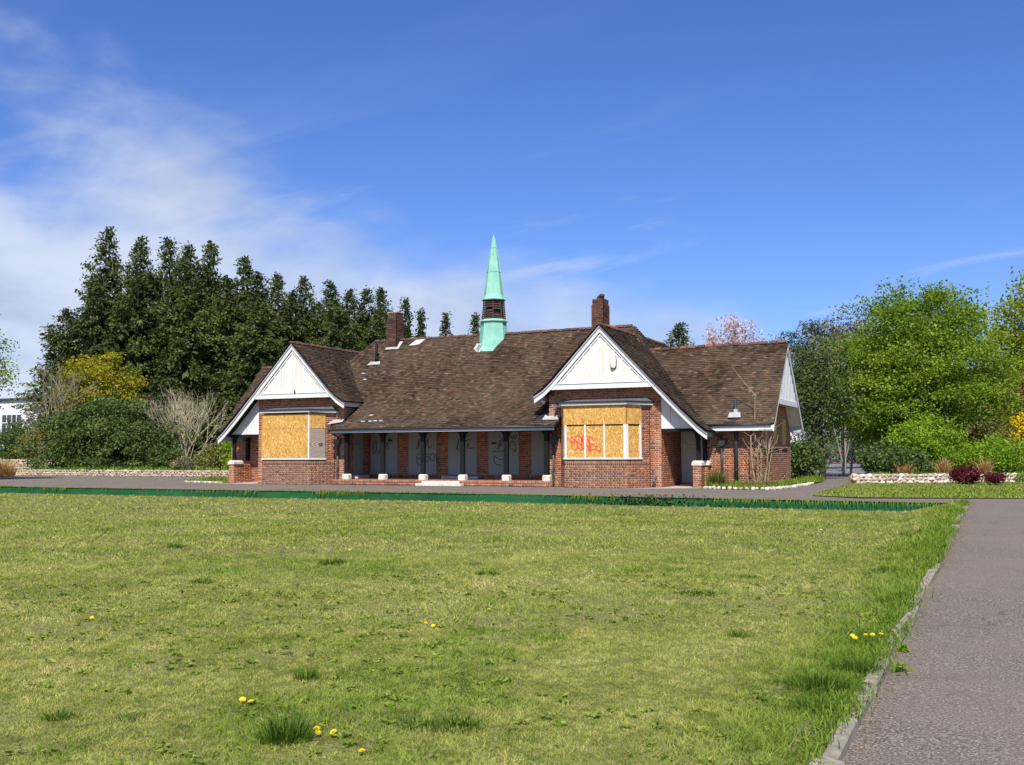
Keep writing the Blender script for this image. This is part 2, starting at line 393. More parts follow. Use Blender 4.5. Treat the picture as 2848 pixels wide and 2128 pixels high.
class MB:
    def __init__(s): s.v = []; s.f = []; s.a = []
    def add(s, vs, fs, a=0.5):
        n = len(s.v); s.v += [tuple(x) for x in vs]; s.f += [tuple(i+n for i in f) for f in fs]; s.a += [a]*len(fs)
        return s
    def box(s, x0, x1, y0, y1, z0, z1, a=.5):
        return s.add([(x0, y0, z0), (x1, y0, z0), (x1, y1, z0), (x0, y1, z0), (x0, y0, z1), (x1, y0, z1), (x1, y1, z1), (x0, y1, z1)],
                     [(0, 3, 2, 1), (4, 5, 6, 7), (0, 1, 5, 4), (1, 2, 6, 5), (2, 3, 7, 6), (3, 0, 4, 7)], a)
    def obox(s, c, U, L, N, D, z0, z1, a=.5):
        """box: from c (x,y) along unit U by L, outwards along N by D"""
        c = Vector((c[0], c[1], 0)); U = Vector((U[0], U[1], 0)); N = Vector((N[0], N[1], 0))
        p = [c, c+U*L, c+U*L+N*D, c+N*D]
        vs = [(q.x, q.y, z0) for q in p]+[(q.x, q.y, z1) for q in p]
        return s.add(vs, [(0, 1, 2, 3), (7, 6, 5, 4), (0, 4, 5, 1), (1, 5, 6, 2), (2, 6, 7, 3), (3, 7, 4, 0)], a)
    def prism(s, poly, axis, a0, a1, a=.5):
        """poly of 2D points extruded along axis 'x' (poly=(y,z)), 'y' (poly=(x,z)) or 'z' (poly=(x,y))"""
        n = len(poly)
        mk = {'x': lambda p, t: (t, p[0], p[1]), 'y': lambda p, t: (p[0], t, p[1]), 'z': lambda p, t: (p[0], p[1], t)}[axis]
        vs = [mk(p, a0) for p in poly]+[mk(p, a1) for p in poly]
        fs = [tuple(range(n)), tuple(range(2*n-1, n-1, -1))]+[(i, i+n, (i+1) % n+n, (i+1) % n) for i in range(n)]
        return s.add(vs, fs, a)
    def tube(s, pts, r, n=8, a=.5, caps=True):
        pts = [Vector(p) for p in pts]; rs = r if isinstance(r, (list, tuple)) else [r]*len(pts)
        rings = []; prev = None
        for i, p in enumerate(pts):
            t = (pts[min(i+1, len(pts)-1)]-pts[max(i-1, 0)]).normalized()
            ref = prev if prev is not None else (Vector((1, 0, 0)) if abs(t.z) > .7 else Vector((0, 0, 1)))
            x = (ref - t*ref.dot(t)).normalized(); y = t.cross(x); prev = x
            rings.append([p+(x*math.cos(k*2*math.pi/n)+y*math.sin(k*2*math.pi/n))*rs[i] for k in range(n)])
        vs = [v for rg in rings for v in rg]
        fs = [(i*n+k, i*n+(k+1) % n, (i+1)*n+(k+1) % n, (i+1)*n+k) for i in range(len(pts)-1) for k in range(n)]
        if caps: fs += [tuple(range(n-1, -1, -1)), tuple(range((len(pts)-1)*n, len(pts)*n))]
        return s.add(vs, fs, a)
    def build(s, name, mat, parent=None, smooth=False, bevel=0.0, attr=False):
        me = bpy.data.meshes.new(name); me.from_pydata(s.v, [], s.f)
        if smooth:
            for p in me.polygons: p.use_smooth = len(p.vertices) == 4
        if attr:
            at = me.attributes.new('rnd', 'FLOAT', 'FACE'); at.data.foreach_set('value', s.a)
        me.update()
        o = new_obj(name, me, mat, parent)
        if bevel:
            b = o.modifiers.new('bevel', 'BEVEL'); b.width = bevel; b.segments = 1; b.limit_method = 'ANGLE'
        return o
RNG = np.random.default_rng(7)
random.seed(11)

# ------------------------------------------------------------------ ground, lawn, paths
def tz(y):   # height of the tarmac: falls a little from the pavilion towards the camera
    return float(np.interp(y, [-8, 5, 28, 31], [-.42, -.40, -.05, 0]))
def yb(x):   # line of the bank between path and bowling green
    return float(np.interp(x, [-60, -14, -.8], [29.3, 29.2, 28.3]))
def kz(y): return tz(y)+.07
LZ = -.28
def lz(x, y):
    t = min(1, max(0, (x+2.5)/1.6)); t = t*t*(3-2*t)
    return LZ+(kz(y)-.02-LZ)*t
def struct(name, V, F, mat):
    me = bpy.data.meshes.new(name); me.from_pydata(V, [], F); me.update()
    return tag(new_obj(name, me, mat), kind='structure')
B = 2500
struct('ground', [(-B, 29.4, -.05), (B, 29.4, -.05), (B, B, -.05), (-B, B, -.05), (-B, 29.4, -.7), (B, 29.4, -.7), (B, -400, -.7), (-B, -400, -.7)],
       [(0, 1, 2, 3), (7, 6, 5, 4), (4, 5, 1, 0)], 'far_ground')
V = []; F = []
ys = [-8, -3, 1, 5, 10, 15, 20, 25, 28.3, 29.7, 31]
for y in ys: V += [(-.86, y, tz(y)), (16, y, tz(y))]
F += [(2*i, 2*i+1, 2*i+3, 2*i+2) for i in range(len(ys)-1)]
xs = [-95, -60, -50, -40, -30, -20, -14, -10, -6, -.86]
n0 = len(V)
for x in xs:
    for y in (yb(x)-.02, 31): V.append((x, y, tz(y)))
F += [(n0+2*i, n0+2*i+2, n0+2*i+3, n0+2*i+1) for i in range(len(xs)-1)]
n0 = len(V); V += [(-95, 31, 0), (16, 31, 0), (16, 46, 0), (-95, 46, 0)]; F.append((n0, n0+1, n0+2, n0+3))
n0 = len(V); V += [(-7.6, 46, 0), (-5.2, 46, 0), (-7.8, 60, 0), (-11.5, 60, 0)]; F.append((n0, n0+1, n0+2, n0+3))
struct('path', V, F, 'tarmac')
# lawn of the sunken green
gx = np.concatenate([np.arange(-62, -4, 2.0), np.arange(-4, -.9, .3), [-.88]])
V = []; F = []; ny = 30
for x in gx:
    y1 = yb(x)-.06
    for j in range(ny):
        y = -6+(y1+6)*j/(ny-1); V.append((x, y, lz(x, y)))
for i in range(len(gx)-1):
    for j in range(ny-1):
        a = i*ny+j; F.append((a, a+ny, a+ny+1, a+1))
struct('lawn', V, F, 'earth')
# green lining of the bank, in long sheets
lin = thing('ditch_lining', 'low dark green sheet lining along the far edge of the lawn', 'bank lining', (-20, 29.2, -.3))
xs = list(np.arange(-60, -1.6, 3.0))+[-1.5]
for i in range(len(xs)-1):
    a, b = xs[i]+.006, xs[i+1]-.006; ya, yb_ = yb(a), yb(b); t = random.uniform(-.008, .008)
    m = MB(); m.add([(a, ya-.05+t, -.45), (b, yb_-.05+t, -.45), (b, yb_+.012, tz(yb_)-.012), (a, ya+.012, tz(ya)-.012), (a, ya+.05, -.45), (b, yb_+.05, -.45)],
                    [(0, 1, 2, 3), (4, 3, 2, 5), (0, 3, 4), (1, 5, 2)]); m.build('lining_sheet', 'lining', lin)
# kerb of short concrete edging stones
kerb = thing('kerb', None, None, (-.86, 12, -.3)); kerb['kind'] = 'structure'
y = -2.0; i = 0
while y < 28.2:
    L = random.uniform(.78, .98)
    t = [random.gauss(0, .022) for _ in range(4)]; z0 = kz(y); z1 = kz(y+L)
    m = MB(); x0, x1 = -.905+t[0], -.815+t[1]
    m.add([(x0, y, -.7), (x1, y, -.7), (x1+t[2], y+L-.015, -.7), (x0+t[2], y+L-.015, -.7), (x0, y, z0+t[3]), (x1, y, z0+t[3]*.6), (x1+t[2], y+L-.015, z1+t[2]), (x0+t[2], y+L-.015, z1+t[2])],
          [(0, 3, 2, 1), (4, 5, 6, 7), (0, 1, 5, 4), (1, 2, 6, 5), (2, 3, 7, 6), (3, 0, 4, 7)])
    m.build('kerb_stone', 'kerb_concrete', kerb, bevel=.014); y += L
# verge of grass right of the pavilion, bed beside the wing, raised beds left and right
struct('verge', [(-5.0, 30.6, .012), (-3.6, 29.75, .012), (2, 31.0, .012), (16, 34.5, .012), (16, 55, .03), (1.2, 47.0, .03), (-5.5, 43.0, .03)], [tuple(range(7))], 'earth')
struct('wing_bed', [(-9.35, 35.25, .02), (-8.3, 34.95, .02), (-7.2, 34.85, .02), (-6.75, 36.5, .03), (-6.75, 40, .05), (-7.0, 46, .05), (-7.74, 46, .12), (-7.74, 37.09, .15), (-9.6, 37.09, .15), (-9.4, 36.2, .06)], [tuple(range(10))], 'earth')
struct('planting_bed', [(-5.45, 43.35, .22), (1.2, 47.4, .22), (16, 56, .22), (16, 66, .3), (-5.2, 66, .3)], [tuple(range(5))], 'earth')
struct('back_bed', [(-56, 46.1, .26), (-34.5, 46.1, .26), (-34.5, 49.2, .30), (-34.5, 90, .5), (-90, 90, .5), (-90, 49.3, .5), (-56, 49.3, .45)], [tuple(range(7))], 'earth')
struct('court', [(-32, 58, .0), (-4, 58, .0), (-4, 140, .0), (-32, 140, .0)], [(0, 1, 2, 3)], 'court_grey')
struct('court_edge', [(-36, 126, .01), (-4, 126, .01), (-4, 160, .01), (-36, 160, .01)], [(0, 1, 2, 3)], 'court_red')
m = MB()
for (xa, ya, xb, yb2) in ((-11.6, 63, -10.2, 92), (-14.5, 63, -16, 112), (-16.5, 86, -8, 85.4)):
    d = Vector((xb-xa, yb2-ya, 0)).normalized(); nn = Vector((-d.y, d.x, 0))*.05
    m.add([(xa-nn.x, ya-nn.y, .006), (xb-nn.x, yb2-nn.y, .006), (xb+nn.x, yb2+nn.y, .006), (xa+nn.x, ya+nn.y, .006)], [(0, 1, 2, 3)])
tag(m.build('court_marking', 'line_white'), kind='structure')

# ------------------------------------------------------------------ the pavilion
PAV = thing('pavilion', 'boarded-up red brick pavilion with brown tiled roof and green copper spire', 'building', (-19.5, 39, 0))
AXR, AXL, YF, YB, YG = -13.25, -27.1, 36.0, 35.0, 35.6
BR = []      # bricks
def norm2(u): l = math.hypot(*u); return (u[0]/l, u[1]/l)
def brickwork(p0, U, L, z0, z1, ints=None, tone=0.0, vis=True, shift=0.0):
    U = norm2(U); ch = .077; n = int(round((z1-z0)/ch)); ch = (z1-z0)/n; j = .011
    for k in range(n):
        za = z0+k*ch; zc = za+ch/2
        iv = ints(zc) if ints else [(0, L)]
        u = -(.0 if k % 2 == 0 else .168)+shift-.34*2; st = True
        cells = []
        while u < L:
            w_ = .2225 if st else .1125
            cells.append((u, u+w_)); u += w_; st = not st
        for a, b in iv:
            for c0, c1 in cells:
                x0, x1 = max(a, c0), min(b, c1)
                if x1-x0 < .022: continue
                BR.append((p0[0]+U[0]*(x0+x1)/2, p0[1]+U[1]*(x0+x1)/2, zc, U[0], U[1], x1-x0-j, ch-j, min(1, max(0, random.gauss(.5, .24))), tone, vis))
def soldiers(p0, U, L, z0, z1, tone=0.0, pitch=.076):
    U = norm2(U); n = max(1, int(L/pitch)); p = L/n
    for i in range(n):
        BR.append((p0[0]+U[0]*(i+.5)*p, p0[1]+U[1]*(i+.5)*p, (z0+z1)/2, U[0], U[1], p-.011, z1-z0-.011, min(1, max(0, random.gauss(.42, .2))), tone, True))
wallm = MB()
def wall(p0, p1, z0, z1, th=.22):
    """solid mortar-coloured wall just behind the brick faces; outward side is to the right of p0->p1"""
    U = norm2((p1[0]-p0[0], p1[1]-p0[1])); N = (U[1], -U[0]); L = math.hypot(p1[0]-p0[0], p1[1]-p0[1])
    c = (p0[0]-N[0]*.011+U[0]*.004, p0[1]-N[1]*.011+U[1]*.004)
    wallm.obox(c, U, L-.008, (-N[0], -N[1]), th, z0, z1)
def bw(p0, p1, z0, z1, **k):
    U = (p1[0]-p0[0], p1[1]-p0[1]); wall(p0, p1, z0, z1); brickwork(p0, U, math.hypot(*U), z0, z1, **k)

def gable_block(ax, m):
    """front gable with bay; m=+1: its long slope runs to the right, -1: to the left"""
    if m > 0: A, Bx, fa, fb, ba, bb = -15.48, -11.1, -14.45, -12.08, -15.0, -11.53
    else: A, Bx, fa, fb, ba, bb = -29.17, -24.73, -28.15, -25.75, -28.7, -25.19
    SIL, TOP = 1.02, 3.0
    bw((A, YF), (ba, YF), 0, 3.16); bw((bb, YF), (Bx, YF), 0, 3.16)
    brickwork((A, YF), (1, 0), Bx-A, 3.16, 3.62); wall((A, YF), (Bx, YF), 3.163, 3.62)
    if m > 0: soldiers((bb+.02, YF-.003), (1, 0), Bx-bb-.04, 2.93, 3.13)
    # bay: left cant, front, right cant
    cants = (((ba, YF), (fa, YB)), ((fa, YB), (fb, YB)), ((fb, YB), (bb, YF)))
    for i, (p, q) in enumerate(cants):
        U = (q[0]-p[0], q[1]-p[1]); L = math.hypot(*U); Un = norm2(U)
        wall(p, q, 0, SIL, .2)
        brickwork(p, U, L, 0, .80, tone=.8 if i == 1 else .45)
        soldiers(p, U, L, .80, SIL, tone=.7)
        if i != 1:
            a = .0 if i == 0 else .72; b = .50 if i == 0 else L
            pa = (p[0]+Un[0]*a, p[1]+Un[1]*a); pb = (p[0]+Un[0]*b, p[1]+Un[1]*b)
            wall(pa, pb, SIL+.002, TOP, .2); brickwork(pa, U, b-a, SIL, TOP, tone=.25)
    # window: white frame, sheets of board nailed over it
    win = MB(); N = (0, -1); fl = []
    win.box(fa+.02, fb-.02, YB+.10, YB+.16, SIL+.01, TOP)      # dark opening behind
    W = win.build('window', 'interior', PAV)
    def board(u0, u1, z0, z1, c, U, off, mat='osb', lab=None):
        U = norm2(U); Nn = (U[1], -U[0]); mm = MB()
        mm.obox((c[0]+U[0]*u0+Nn[0]*off, c[1]+U[1]*u0+Nn[1]*off), U, u1-u0, (-Nn[0], -Nn[1]), .018, z0, z1)
        o = mm.build('board', mat, W)
        if lab: o['label'] = lab
        return o
    def bar(u0, u1, z0, z1, c, U, off=.03, th=.07):
        U = norm2(U); Nn = (U[1], -U[0]); mm = MB()
        mm.obox((c[0]+U[0]*u0+Nn[0]*off, c[1]+U[1]*u0+Nn[1]*off), U, u1-u0, (-Nn[0], -Nn[1]), th, z0, z1)
        mm.build('frame', 'white_paint', W, bevel=.004)
    Uf = (1, 0); LF = fb-fa; Uc = (bb-fb, YF-YB); c0 = (fa, YB); c1 = (fb, YB); Ul = (fa-ba, YB-YF)
    cl = (ba, YF); LL = math.hypot(*Ul)
    if m > 0:
        bar(-.02, LF+.03, SIL, SIL+.055, c0, Uf, .05, .12); bar(0, .74, SIL, SIL+.055, c1, Uc, .05, .10)
        bar(.02, .10, SIL+.055, 2.27, c0, Uf)
        for x in (-13.63, -12.90): bar(x-fa-.03, x-fa+.03, SIL+.055, 2.27, c0, Uf)
        bar(LF-.10, LF+.005, SIL+.055, 2.27, c0, Uf); bar(.0, .08, SIL+.055, 2.27, c1, Uc, .028); bar(.63, .71, SIL+.055, 2.27, c1, Uc)
        for a, b in ((.10, .79), (.85, 1.52), (1.58, LF-.10)):
            board(a+.006, b-.006, SIL+.06, 2.235, c0, Uf, -.012)
        board(.085, .625, SIL+.06, 2.22, c1, Uc, -.012)
        board(.0, 1.80, 2.275, TOP-.03, c0, Uf, .034); board(1.806, LF+.01, 2.275, TOP-.03, c0, Uf, .036)
        board(.012, .71, 2.275, TOP-.03, c1, Uc, .034)
        board(LL-.55, LL-.01, SIL+.02, TOP-.03, cl, Ul, .02)
        bar(LL-.60, LL-.55, SIL, TOP-.03, cl, Ul, .02)
    else:
        bar(-.02, LF+.03, SIL, SIL+.06, c0, Uf, .05, .12); bar(0, .74, SIL, SIL+.06, c1, Uc, .05, .10)
        board(.0, LF-.06, SIL+.065, 2.30, c0, Uf, .036); board(.0, LF-.06, 2.306, TOP-.10, c0, Uf, .034)
        bar(LF-.055, LF+.012, SIL+.06, TOP-.02, c0, Uf, .03)
        board(.0, .70, 2.31, TOP-.08, c1, Uc, .034)
        board(.012, .70, SIL+.065, 2.30, c1, Uc, .03, 'plywood', 'weathered grey plywood sheet')
        mm = MB(); Un = norm2(Uc); Nn = (Un[1], -Un[0])
        mm.obox((c1[0]+Un[0]*.42+Nn[0]*.036, c1[1]+Un[1]*.42+Nn[1]*.036), Un, .17, (-Nn[0], -Nn[1]), .004, 1.58, 1.70)
        mm.build('blue_patch', 'tape_blue', W)
        for z in (2.24, 1.13):
            q = MB(); q.box(fa+.57, fa+.60, YB-.042, YB-.03, z, z+.03); q.build('bolt', 'interior', W)
    # canopy with gutter round the bay
    off = .13
    inn = [(ba, YF), (fa, YB), (fb, YB), (bb, YF)]
    outp = [(ba-off-.02, YF), (fa-off*.55, YB-off), (fb+off*.55, YB-off), (bb+off+.02, YF)]
    def ring(pts_o, pts_i, z0, z1, nm, mat):
        q = MB()
        for i in range(3):
            a, b, c, d = pts_o[i], pts_o[i+1], pts_i[i+1], pts_i[i]
            q.add([(*a, z0), (*b, z0), (*c, z0), (*d, z0), (*a, z1), (*b, z1), (*c, z1), (*d, z1)], [(0, 3, 2, 1), (4, 5, 6, 7), (0, 1, 5, 4), (2, 3, 7, 6), (1, 2, 6, 5), (3, 0, 4, 7)])
        return q.build(nm, mat, PAV)
    can = ring(outp, inn, 2.97, 3.05, 'canopy', 'white_paint')
    o2 = [(x-(.05 if x < (fa+fb)/2 else -.05)*.8, y-(.05 if i in (1, 2) else 0)) for i, (x, y) in enumerate(outp)]
    ring(o2, outp, 3.055, 3.105, 'gutter', 'dark_pipe')
    q = MB()
    for i in range(3):
        a, b = outp[i], outp[i+1]; c, d = (inn[i+1][0], YF-.01), (inn[i][0], YF-.01)
        q.add([(*a, 3.09), (*b, 3.09), (*c, 3.24), (*d, 3.24)], [(0, 1, 2, 3)])
    q.build('lead_roof', 'dark_lead', PAV)
    # gable: tie beam, planks, bargeboards
    xl, xr = (ax-1.98, ax+1.93) if m > 0 else (ax-1.93, ax+2.0)
    q = MB(); q.box(xl, xr, YG-.03, YG+.05, 3.60, 3.79); q.build('tie_beam', 'white_paint', PAV, bevel=.006)
    q = MB(); q.box(xl, xr, YG-.055, YG+.05, 3.793, 3.83); q.build('beam_moulding', 'white_paint', PAV, bevel=.006)
    q = MB(); q.box(xl+.02, xr-.02, YG+.052, YF-.012, 3.622, 3.64); q.build('gable_soffit', 'soffit', PAV)
    x = xl+.1; i = 0
    while x < xr-.1:
        wd = .30; a, b = x, min(x+wd, xr-.08); i += 1
        za, zb = 5.70-1.05*abs(a-ax), 5.70-1.05*abs(b-ax)
        za, zb = max(za, 3.834), max(zb, 3.834)
        poly = [(a+.004, 3.833), (b-.004, 3.833), (b-.004, zb)]+([(ax, 5.70)] if a < ax < b else [])+[(a+.004, za)]
        if max(za, zb) > 3.87:
            q = MB(); q.prism(poly, 'y', YG+.03+.006*(i % 2), YG+.06); q.build('plank', 'cream_board' if i % 3 else 'white_paint', PAV)
            q = MB(); zc = 5.66-1.05*abs(b-ax)
            if zc > 3.95 and b < xr-.2: q.box(b-.03, b+.03, YG+.008, YG+.028, 3.834, zc); q.build('cover_strip', 'white_paint', PAV)
        x += wd
    def strip(pts, dz0, dz1, y0, y1, nm, mat, cut=None):
        top = [(p[0], p[1]-dz0) for p in pts]; bot = [(p[0], p[1]-dz1) for p in pts]
        q = MB()
        for i in range(len(pts)-1):
            q.prism([top[i], top[i+1], bot[i+1], bot[i]], 'y', y0, y1)
        q.build(nm, mat, PAV)
    inner = [(ax-m*u, z) for u, z in INNER]; outer = [(ax+m*u, z) for u, z in OUTER]
    for pf in (inner, outer):
        strip(pf, .07, .30, YG-.05, YG-.005, 'bargeboard', 'white_paint')
        strip(pf, .04, .11, YG-.10, YG-.052, 'barge_capping', 'soffit')
    short = [(ax-m*u, 5.97-1.05*u) for u in (0, 1.75)]; short2 = [(ax+m*u, 5.97-1.05*u) for u in (0, 1.75)]
    for pf in (short, short2):
        strip(pf, .36, .43, YG-.005, YG+.028, 'gable_moulding', 'white_paint')
    # eave boards running back under the short inner slope
    xi = ax-m*2.52
    q = MB(); q.box(min(xi, xi+.03*m), max(xi, xi+.03*m), YG, 38.4, 3.22, 3.42); q.build('eaves_fascia', 'white_paint', PAV)
    q = MB(); q.box(min(xi, xi+.50*m), max(xi, xi+.50*m), YG+.06, 38.4, 3.44, 3.45); q.build('eaves_soffit', 'roof_underlay', PAV)
    xo = ax+m*3.78
    q = MB(); q.box(min(xo, xo+.03*m), max(xo, xo+.03*m), YG, 37.05, 1.82, 2.02); q.build('eaves_fascia', 'soffit', PAV)
INNER = [(0, 5.97), (1.9, 3.975), (2.25, 3.66), (2.64, 3.42)]
OUTER = [(0, 5.97), (1.92, 3.95), (3.0, 2.84), (3.62, 2.24), (3.93, 2.0)]
gable_block(AXR, 1); gable_block(AXL, -1)
# alarm box on the right gable
q = MB(); q.prism([(-12.824, 4.396), (-12.780, 4.330), (-12.680, 4.330), (-12.636, 4.396), (-12.622, 4.609), (-12.658, 4.757), (-12.802, 4.757), (-12.838, 4.609)], 'y', YG-.09, YG+.0)
o = q.build('alarm_box', 'cream_board', PAV, bevel=.01); o['label'] = 'cream shield-shaped alarm box on the white gable'
q = MB(); q.prism([(-12.834, 4.384), (-12.788, 4.316), (-12.672, 4.316), (-12.626, 4.384), (-12.610, 4.609), (-12.651, 4.769), (-12.809, 4.769), (-12.850, 4.609)], 'y', YG-.03, YG+.004)
q.build('alarm_backplate', 'dark_lead', PAV)
q = MB(); q.prism([(-26.96, 3.80), (-26.88, 3.80), (-26.90, 3.90), (-26.93, 4.02), (-26.95, 3.92)], 'y', YG-.066, YG-.057); q.build('broken_patch', 'interior', PAV)

# side walls, wings
bw((-11.1, YF), (-11.1, 38.6), 0, 2.12)
bw((-24.73, YF), (-24.73, 37.9), .0, 3.45, ints=lambda z: [(0, .72), (1.40, 1.9)] if .36 < z < 2.3 else [(0, 1.9)])
wall((-31.6, 37.1), (-29.2, 37.1), 0, 2.3); brickwork((-31.6, 37.1), (1, 0), 2.43, 0, 2.3)
bw((-9.75, 37.1), (-7.75, 37.1), 0, 2.32, tone=.0)
def endw(z):
    if z > 2.5:
        a = .12+max(0, (z+.30-2.77)/1.08); return [(a, 5.5-a)]
    return [(0, 5.5)] if z < 1.25 or z > 2.55 else ([(0, .65), (1.4, 2.05), (3.15, 3.75), (4.85, 5.5)] if z < 1.40 else [(0, .6), (1.0, 2.1), (2.8, 3.8), (4.55, 5.5)] if z > 1.55 else [(0, 5.5)])
wall((-7.75, 37.1), (-7.75, 42.6), 0, 2.48); wall((-7.75, 37.68), (-7.75, 42.02), 2.48, 3.02); brickwork((-7.75, 37.1), (0, 1), 5.5, 0, 3.02, ints=endw, tone=.3)
for a, b in ((37.75, 38.5), (39.15, 40.25), (40.85, 41.95)):
    q = MB(); q.box(-7.78, -7.752, a, b, 1.255, 1.395); q.build('vent', 'interior', PAV)
for a, b in ((37.7, 38.1), (39.2, 39.9), (40.9, 41.65)):
    q = MB(); q.box(-7.78, -7.748, a, b, 1.56, 2.54); q.build('window_board', 'osb', PAV)
# rear and inner walls that close the building off
for p, q_ in (((-7.75, 42.6), (-11, 42.6)), ((-11, 44), (-29.2, 44)), ((-31.6, 42.6), (-31.6, 37.1)), ((-29.2, 42.6), (-31.6, 42.6)), ((-15.48, 37.9), (-15.48, 36.0)), ((-29.17, 38.6), (-29.17, 36))):
    wall(p, q_, 0, 2.3 if p[0] != -15.48 else 3.4)
wall((-11.1, 38.6), (-9.0, 38.6), 0, 2.3)
# recessed gable wall planes for the wings' ends (white vertical boards)
q = MB(); q.box(-7.33, -7.25, 37.62, 41.48, 3.0, 3.2); q.build('tie_beam', 'white_paint', PAV, bevel=.006)
q = MB(); q.box(-7.735, -7.335, 37.6, 41.5, 3.03, 3.05); q.build('gable_soffit', 'soffit', PAV)
y = 37.55; k = 0
while y < 41.6:
    za, zb = (min(5.12, 5.22-1.06*abs(t-39.55)) for t in (y+.003, y+.147))
    if max(za, zb) > 3.24:
        q = MB(); q.prism([(y+.003, 3.203), (y+.147, 3.203), (y+.147, max(zb, 3.21)), (y+.003, max(za, 3.21))], 'x', -7.32, -7.285+.012*(k % 2)); q.build('plank', 'white_paint', PAV)
    y += .15; k += 1
WP = [(39.55, 5.38), (37.6, 3.33), (37.0, 2.66), (36.58, 2.26)]
for sgn in (1, -1):
    pf = [(39.55+sgn*(p[0]-39.55), p[1]) for p in WP]
    q = MB()
    for i in range(3): q.prism([(pf[i][0], pf[i][1]-.05), (pf[i+1][0], pf[i+1][1]-.05), (pf[i+1][0], pf[i+1][1]-.27), (pf[i][0], pf[i][1]-.27)], 'x', -7.26, -7.215)
    q.build('bargeboard', 'white_paint', PAV)
for sgn in (1, -1):      # pale boarding under the overhanging verge
    pf = [(39.55+sgn*(p[0]-39.55), p[1]-.20) for p in WP]; q = MB()
    for i in range(1, 3): q.add([(-7.74, *pf[i]), (-7.265, *pf[i]), (-7.265, *pf[i+1]), (-7.74, *pf[i+1])], [(0, 1, 2, 3)])
    q.build('verge_soffit', 'white_paint', PAV)
q = MB(); q.box(-7.73, -7.27, 42.28, 42.31, 2.05, 2.62); q.build('soffit_board', 'soffit', PAV)
q = MB(); q.box(-9.45, -7.25, 36.60, 36.63, 2.02, 2.20); q.build('eaves_fascia', 'white_paint', PAV)
q = MB(); q.tube([(-9.55, 36.55, 2.225), (-7.3, 36.55, 2.235)], .04, 8); q.build('gutter', 'dark_pipe', PAV, smooth=True)
q = MB(); q.box(-9.45, -7.30, 36.635, 37.085, 2.10, 2.12); q.build('eaves_soffit', 'roof_underlay', PAV)

# verandah: platform, posts, boarded doorways
FZ = .22
q = MB(); q.box(-24.7, -15.5, 35.42, 37.89, -.1, FZ-.004); q.build('platform', 'step_brick', PAV)
wall((-24.9, 35.36), (-15.2, 35.36), 0, FZ-.01, .1)
soldiers((-24.9, 35.36), (1, 0), 9.7, .10, FZ, tone=.1); brickwork((-24.9, 35.34), (1, 0), 9.7, 0, .10, tone=.4)
q = MB(); q.box(-20.75, -18.75, 35.05, 35.33, 0, .10); q.build('step', 'stone_pale', PAV, bevel=.012)
q = MB(); q.box(-20.55, -18.92, 35.20, 35.335, .103, .19); q.build('step', 'stone_pale', PAV, bevel=.012)
openings = [(-24.62, -23.27), (-22.75, -21.38), (-20.85, -19.49), (-18.97, -17.59), (-17.06, -15.75)]
def vb(z): 
    if z < .37: return [(0, 9.25)]
    e = [0]+[v+24.73 for ab in openings for v in ab]+[9.25]
    return [(e[i], e[i+1]) for i in range(0, len(e), 2) if e[i+1]-e[i] > .02]
wall((-24.73, 37.9), (-15.48, 37.9), .2, 3.3); brickwork((-24.73, 37.9), (1, 0), 9.25, .385, 3.0, ints=vb)
soldiers((-24.70, 37.9), (1, 0), 9.2, FZ, .383)
for i, (a, b) in enumerate(openings):
    q = MB(); q.box(a+.01, b-.01, 37.855, 37.888, .39, 2.75); D = q.build('doorway_panel', 'grey_panel', PAV)
    q = MB(); q.box(a+.65, a+.654, 37.85, 37.854, .39, 2.75); q.build('joint', 'dark_lead', D)
    for x0, x1, z0, z1 in (((-23.75, -23.54, 1.78, 1.87),), (), (), ((-18.82, -18.61, 1.63, 1.71),), ())[i]:
        q = MB(); q.box(x0, x1, 37.845, 37.853, z0, z1); q.build('slot', 'interior', D)
q = MB(); q.box(-24.745, -24.71, 36.70, 37.38, .38, 2.5); q.build('doorway_panel', 'grey_panel', PAV)
q = MB(); q.box(-24.7, -24.45, 36.6, 37.5, FZ, .36); q.build('step', 'stone_pale', PAV, bevel=.012)
q = MB(); q.box(-21.0, -19.3, 37.55, 37.84, FZ, .33); q.build('step', 'stone_pale', PAV, bevel=.012)
for k, px in enumerate((-24.26, -22.53, -20.67, -18.91, -17.04, -15.37)):
    q = MB(); q.box(px-.085, px+.085, 35.44, 35.61, FZ+.20, 2.15)
    P_ = q.build('post', 'black_paint', PAV, bevel=.02)
    for sg in (-1, 1):
        arc = [(px+sg*(.085+.18*(1-math.cos(t))), 1.72+.36*math.sin(t)) for t in np.linspace(0, math.pi/2, 6)]
        poly = arc+[(px+sg*.085, 2.08)]
        if sg > 0: poly = poly[::-1]
        q = MB(); q.prism(poly, 'y', 35.50, 35.56); q.build('bracket', 'black_paint', P_)
    q = MB(); x0, x1, y0, y1 = px-.15, px+.15, 35.39, 35.69
    c_ = .035; z0, z1 = FZ-.0, FZ+.22
    oc = lambda i: [(x0+i+c_, y0+i), (x1-i-c_, y0+i), (x1-i, y0+i+c_), (x1-i, y1-i-c_), (x1-i-c_, y1-i), (x0+i+c_, y1-i), (x0+i, y1-i-c_), (x0+i, y0+i+c_)]
    vs = [(*p, z0) for p in oc(0)]+[(*p, z1-.04) for p in oc(0)]+[(*p, z1) for p in oc(.035)]
    fs = [(i, (i+1) % 8, (i+1) % 8+8, i+8) for i in range(8)]+[(i+8, (i+1) % 8+8, (i+1) % 8+16, i+16) for i in range(8)]+[tuple(range(16, 24))]
    q.add(vs, fs); q.build('post_base', 'stone_pale', PAV)
q = MB(); q.box(-24.75, -15.0, 35.46, 35.60, 2.08, 2.22); q.build('verandah_beam', 'black_paint', PAV)
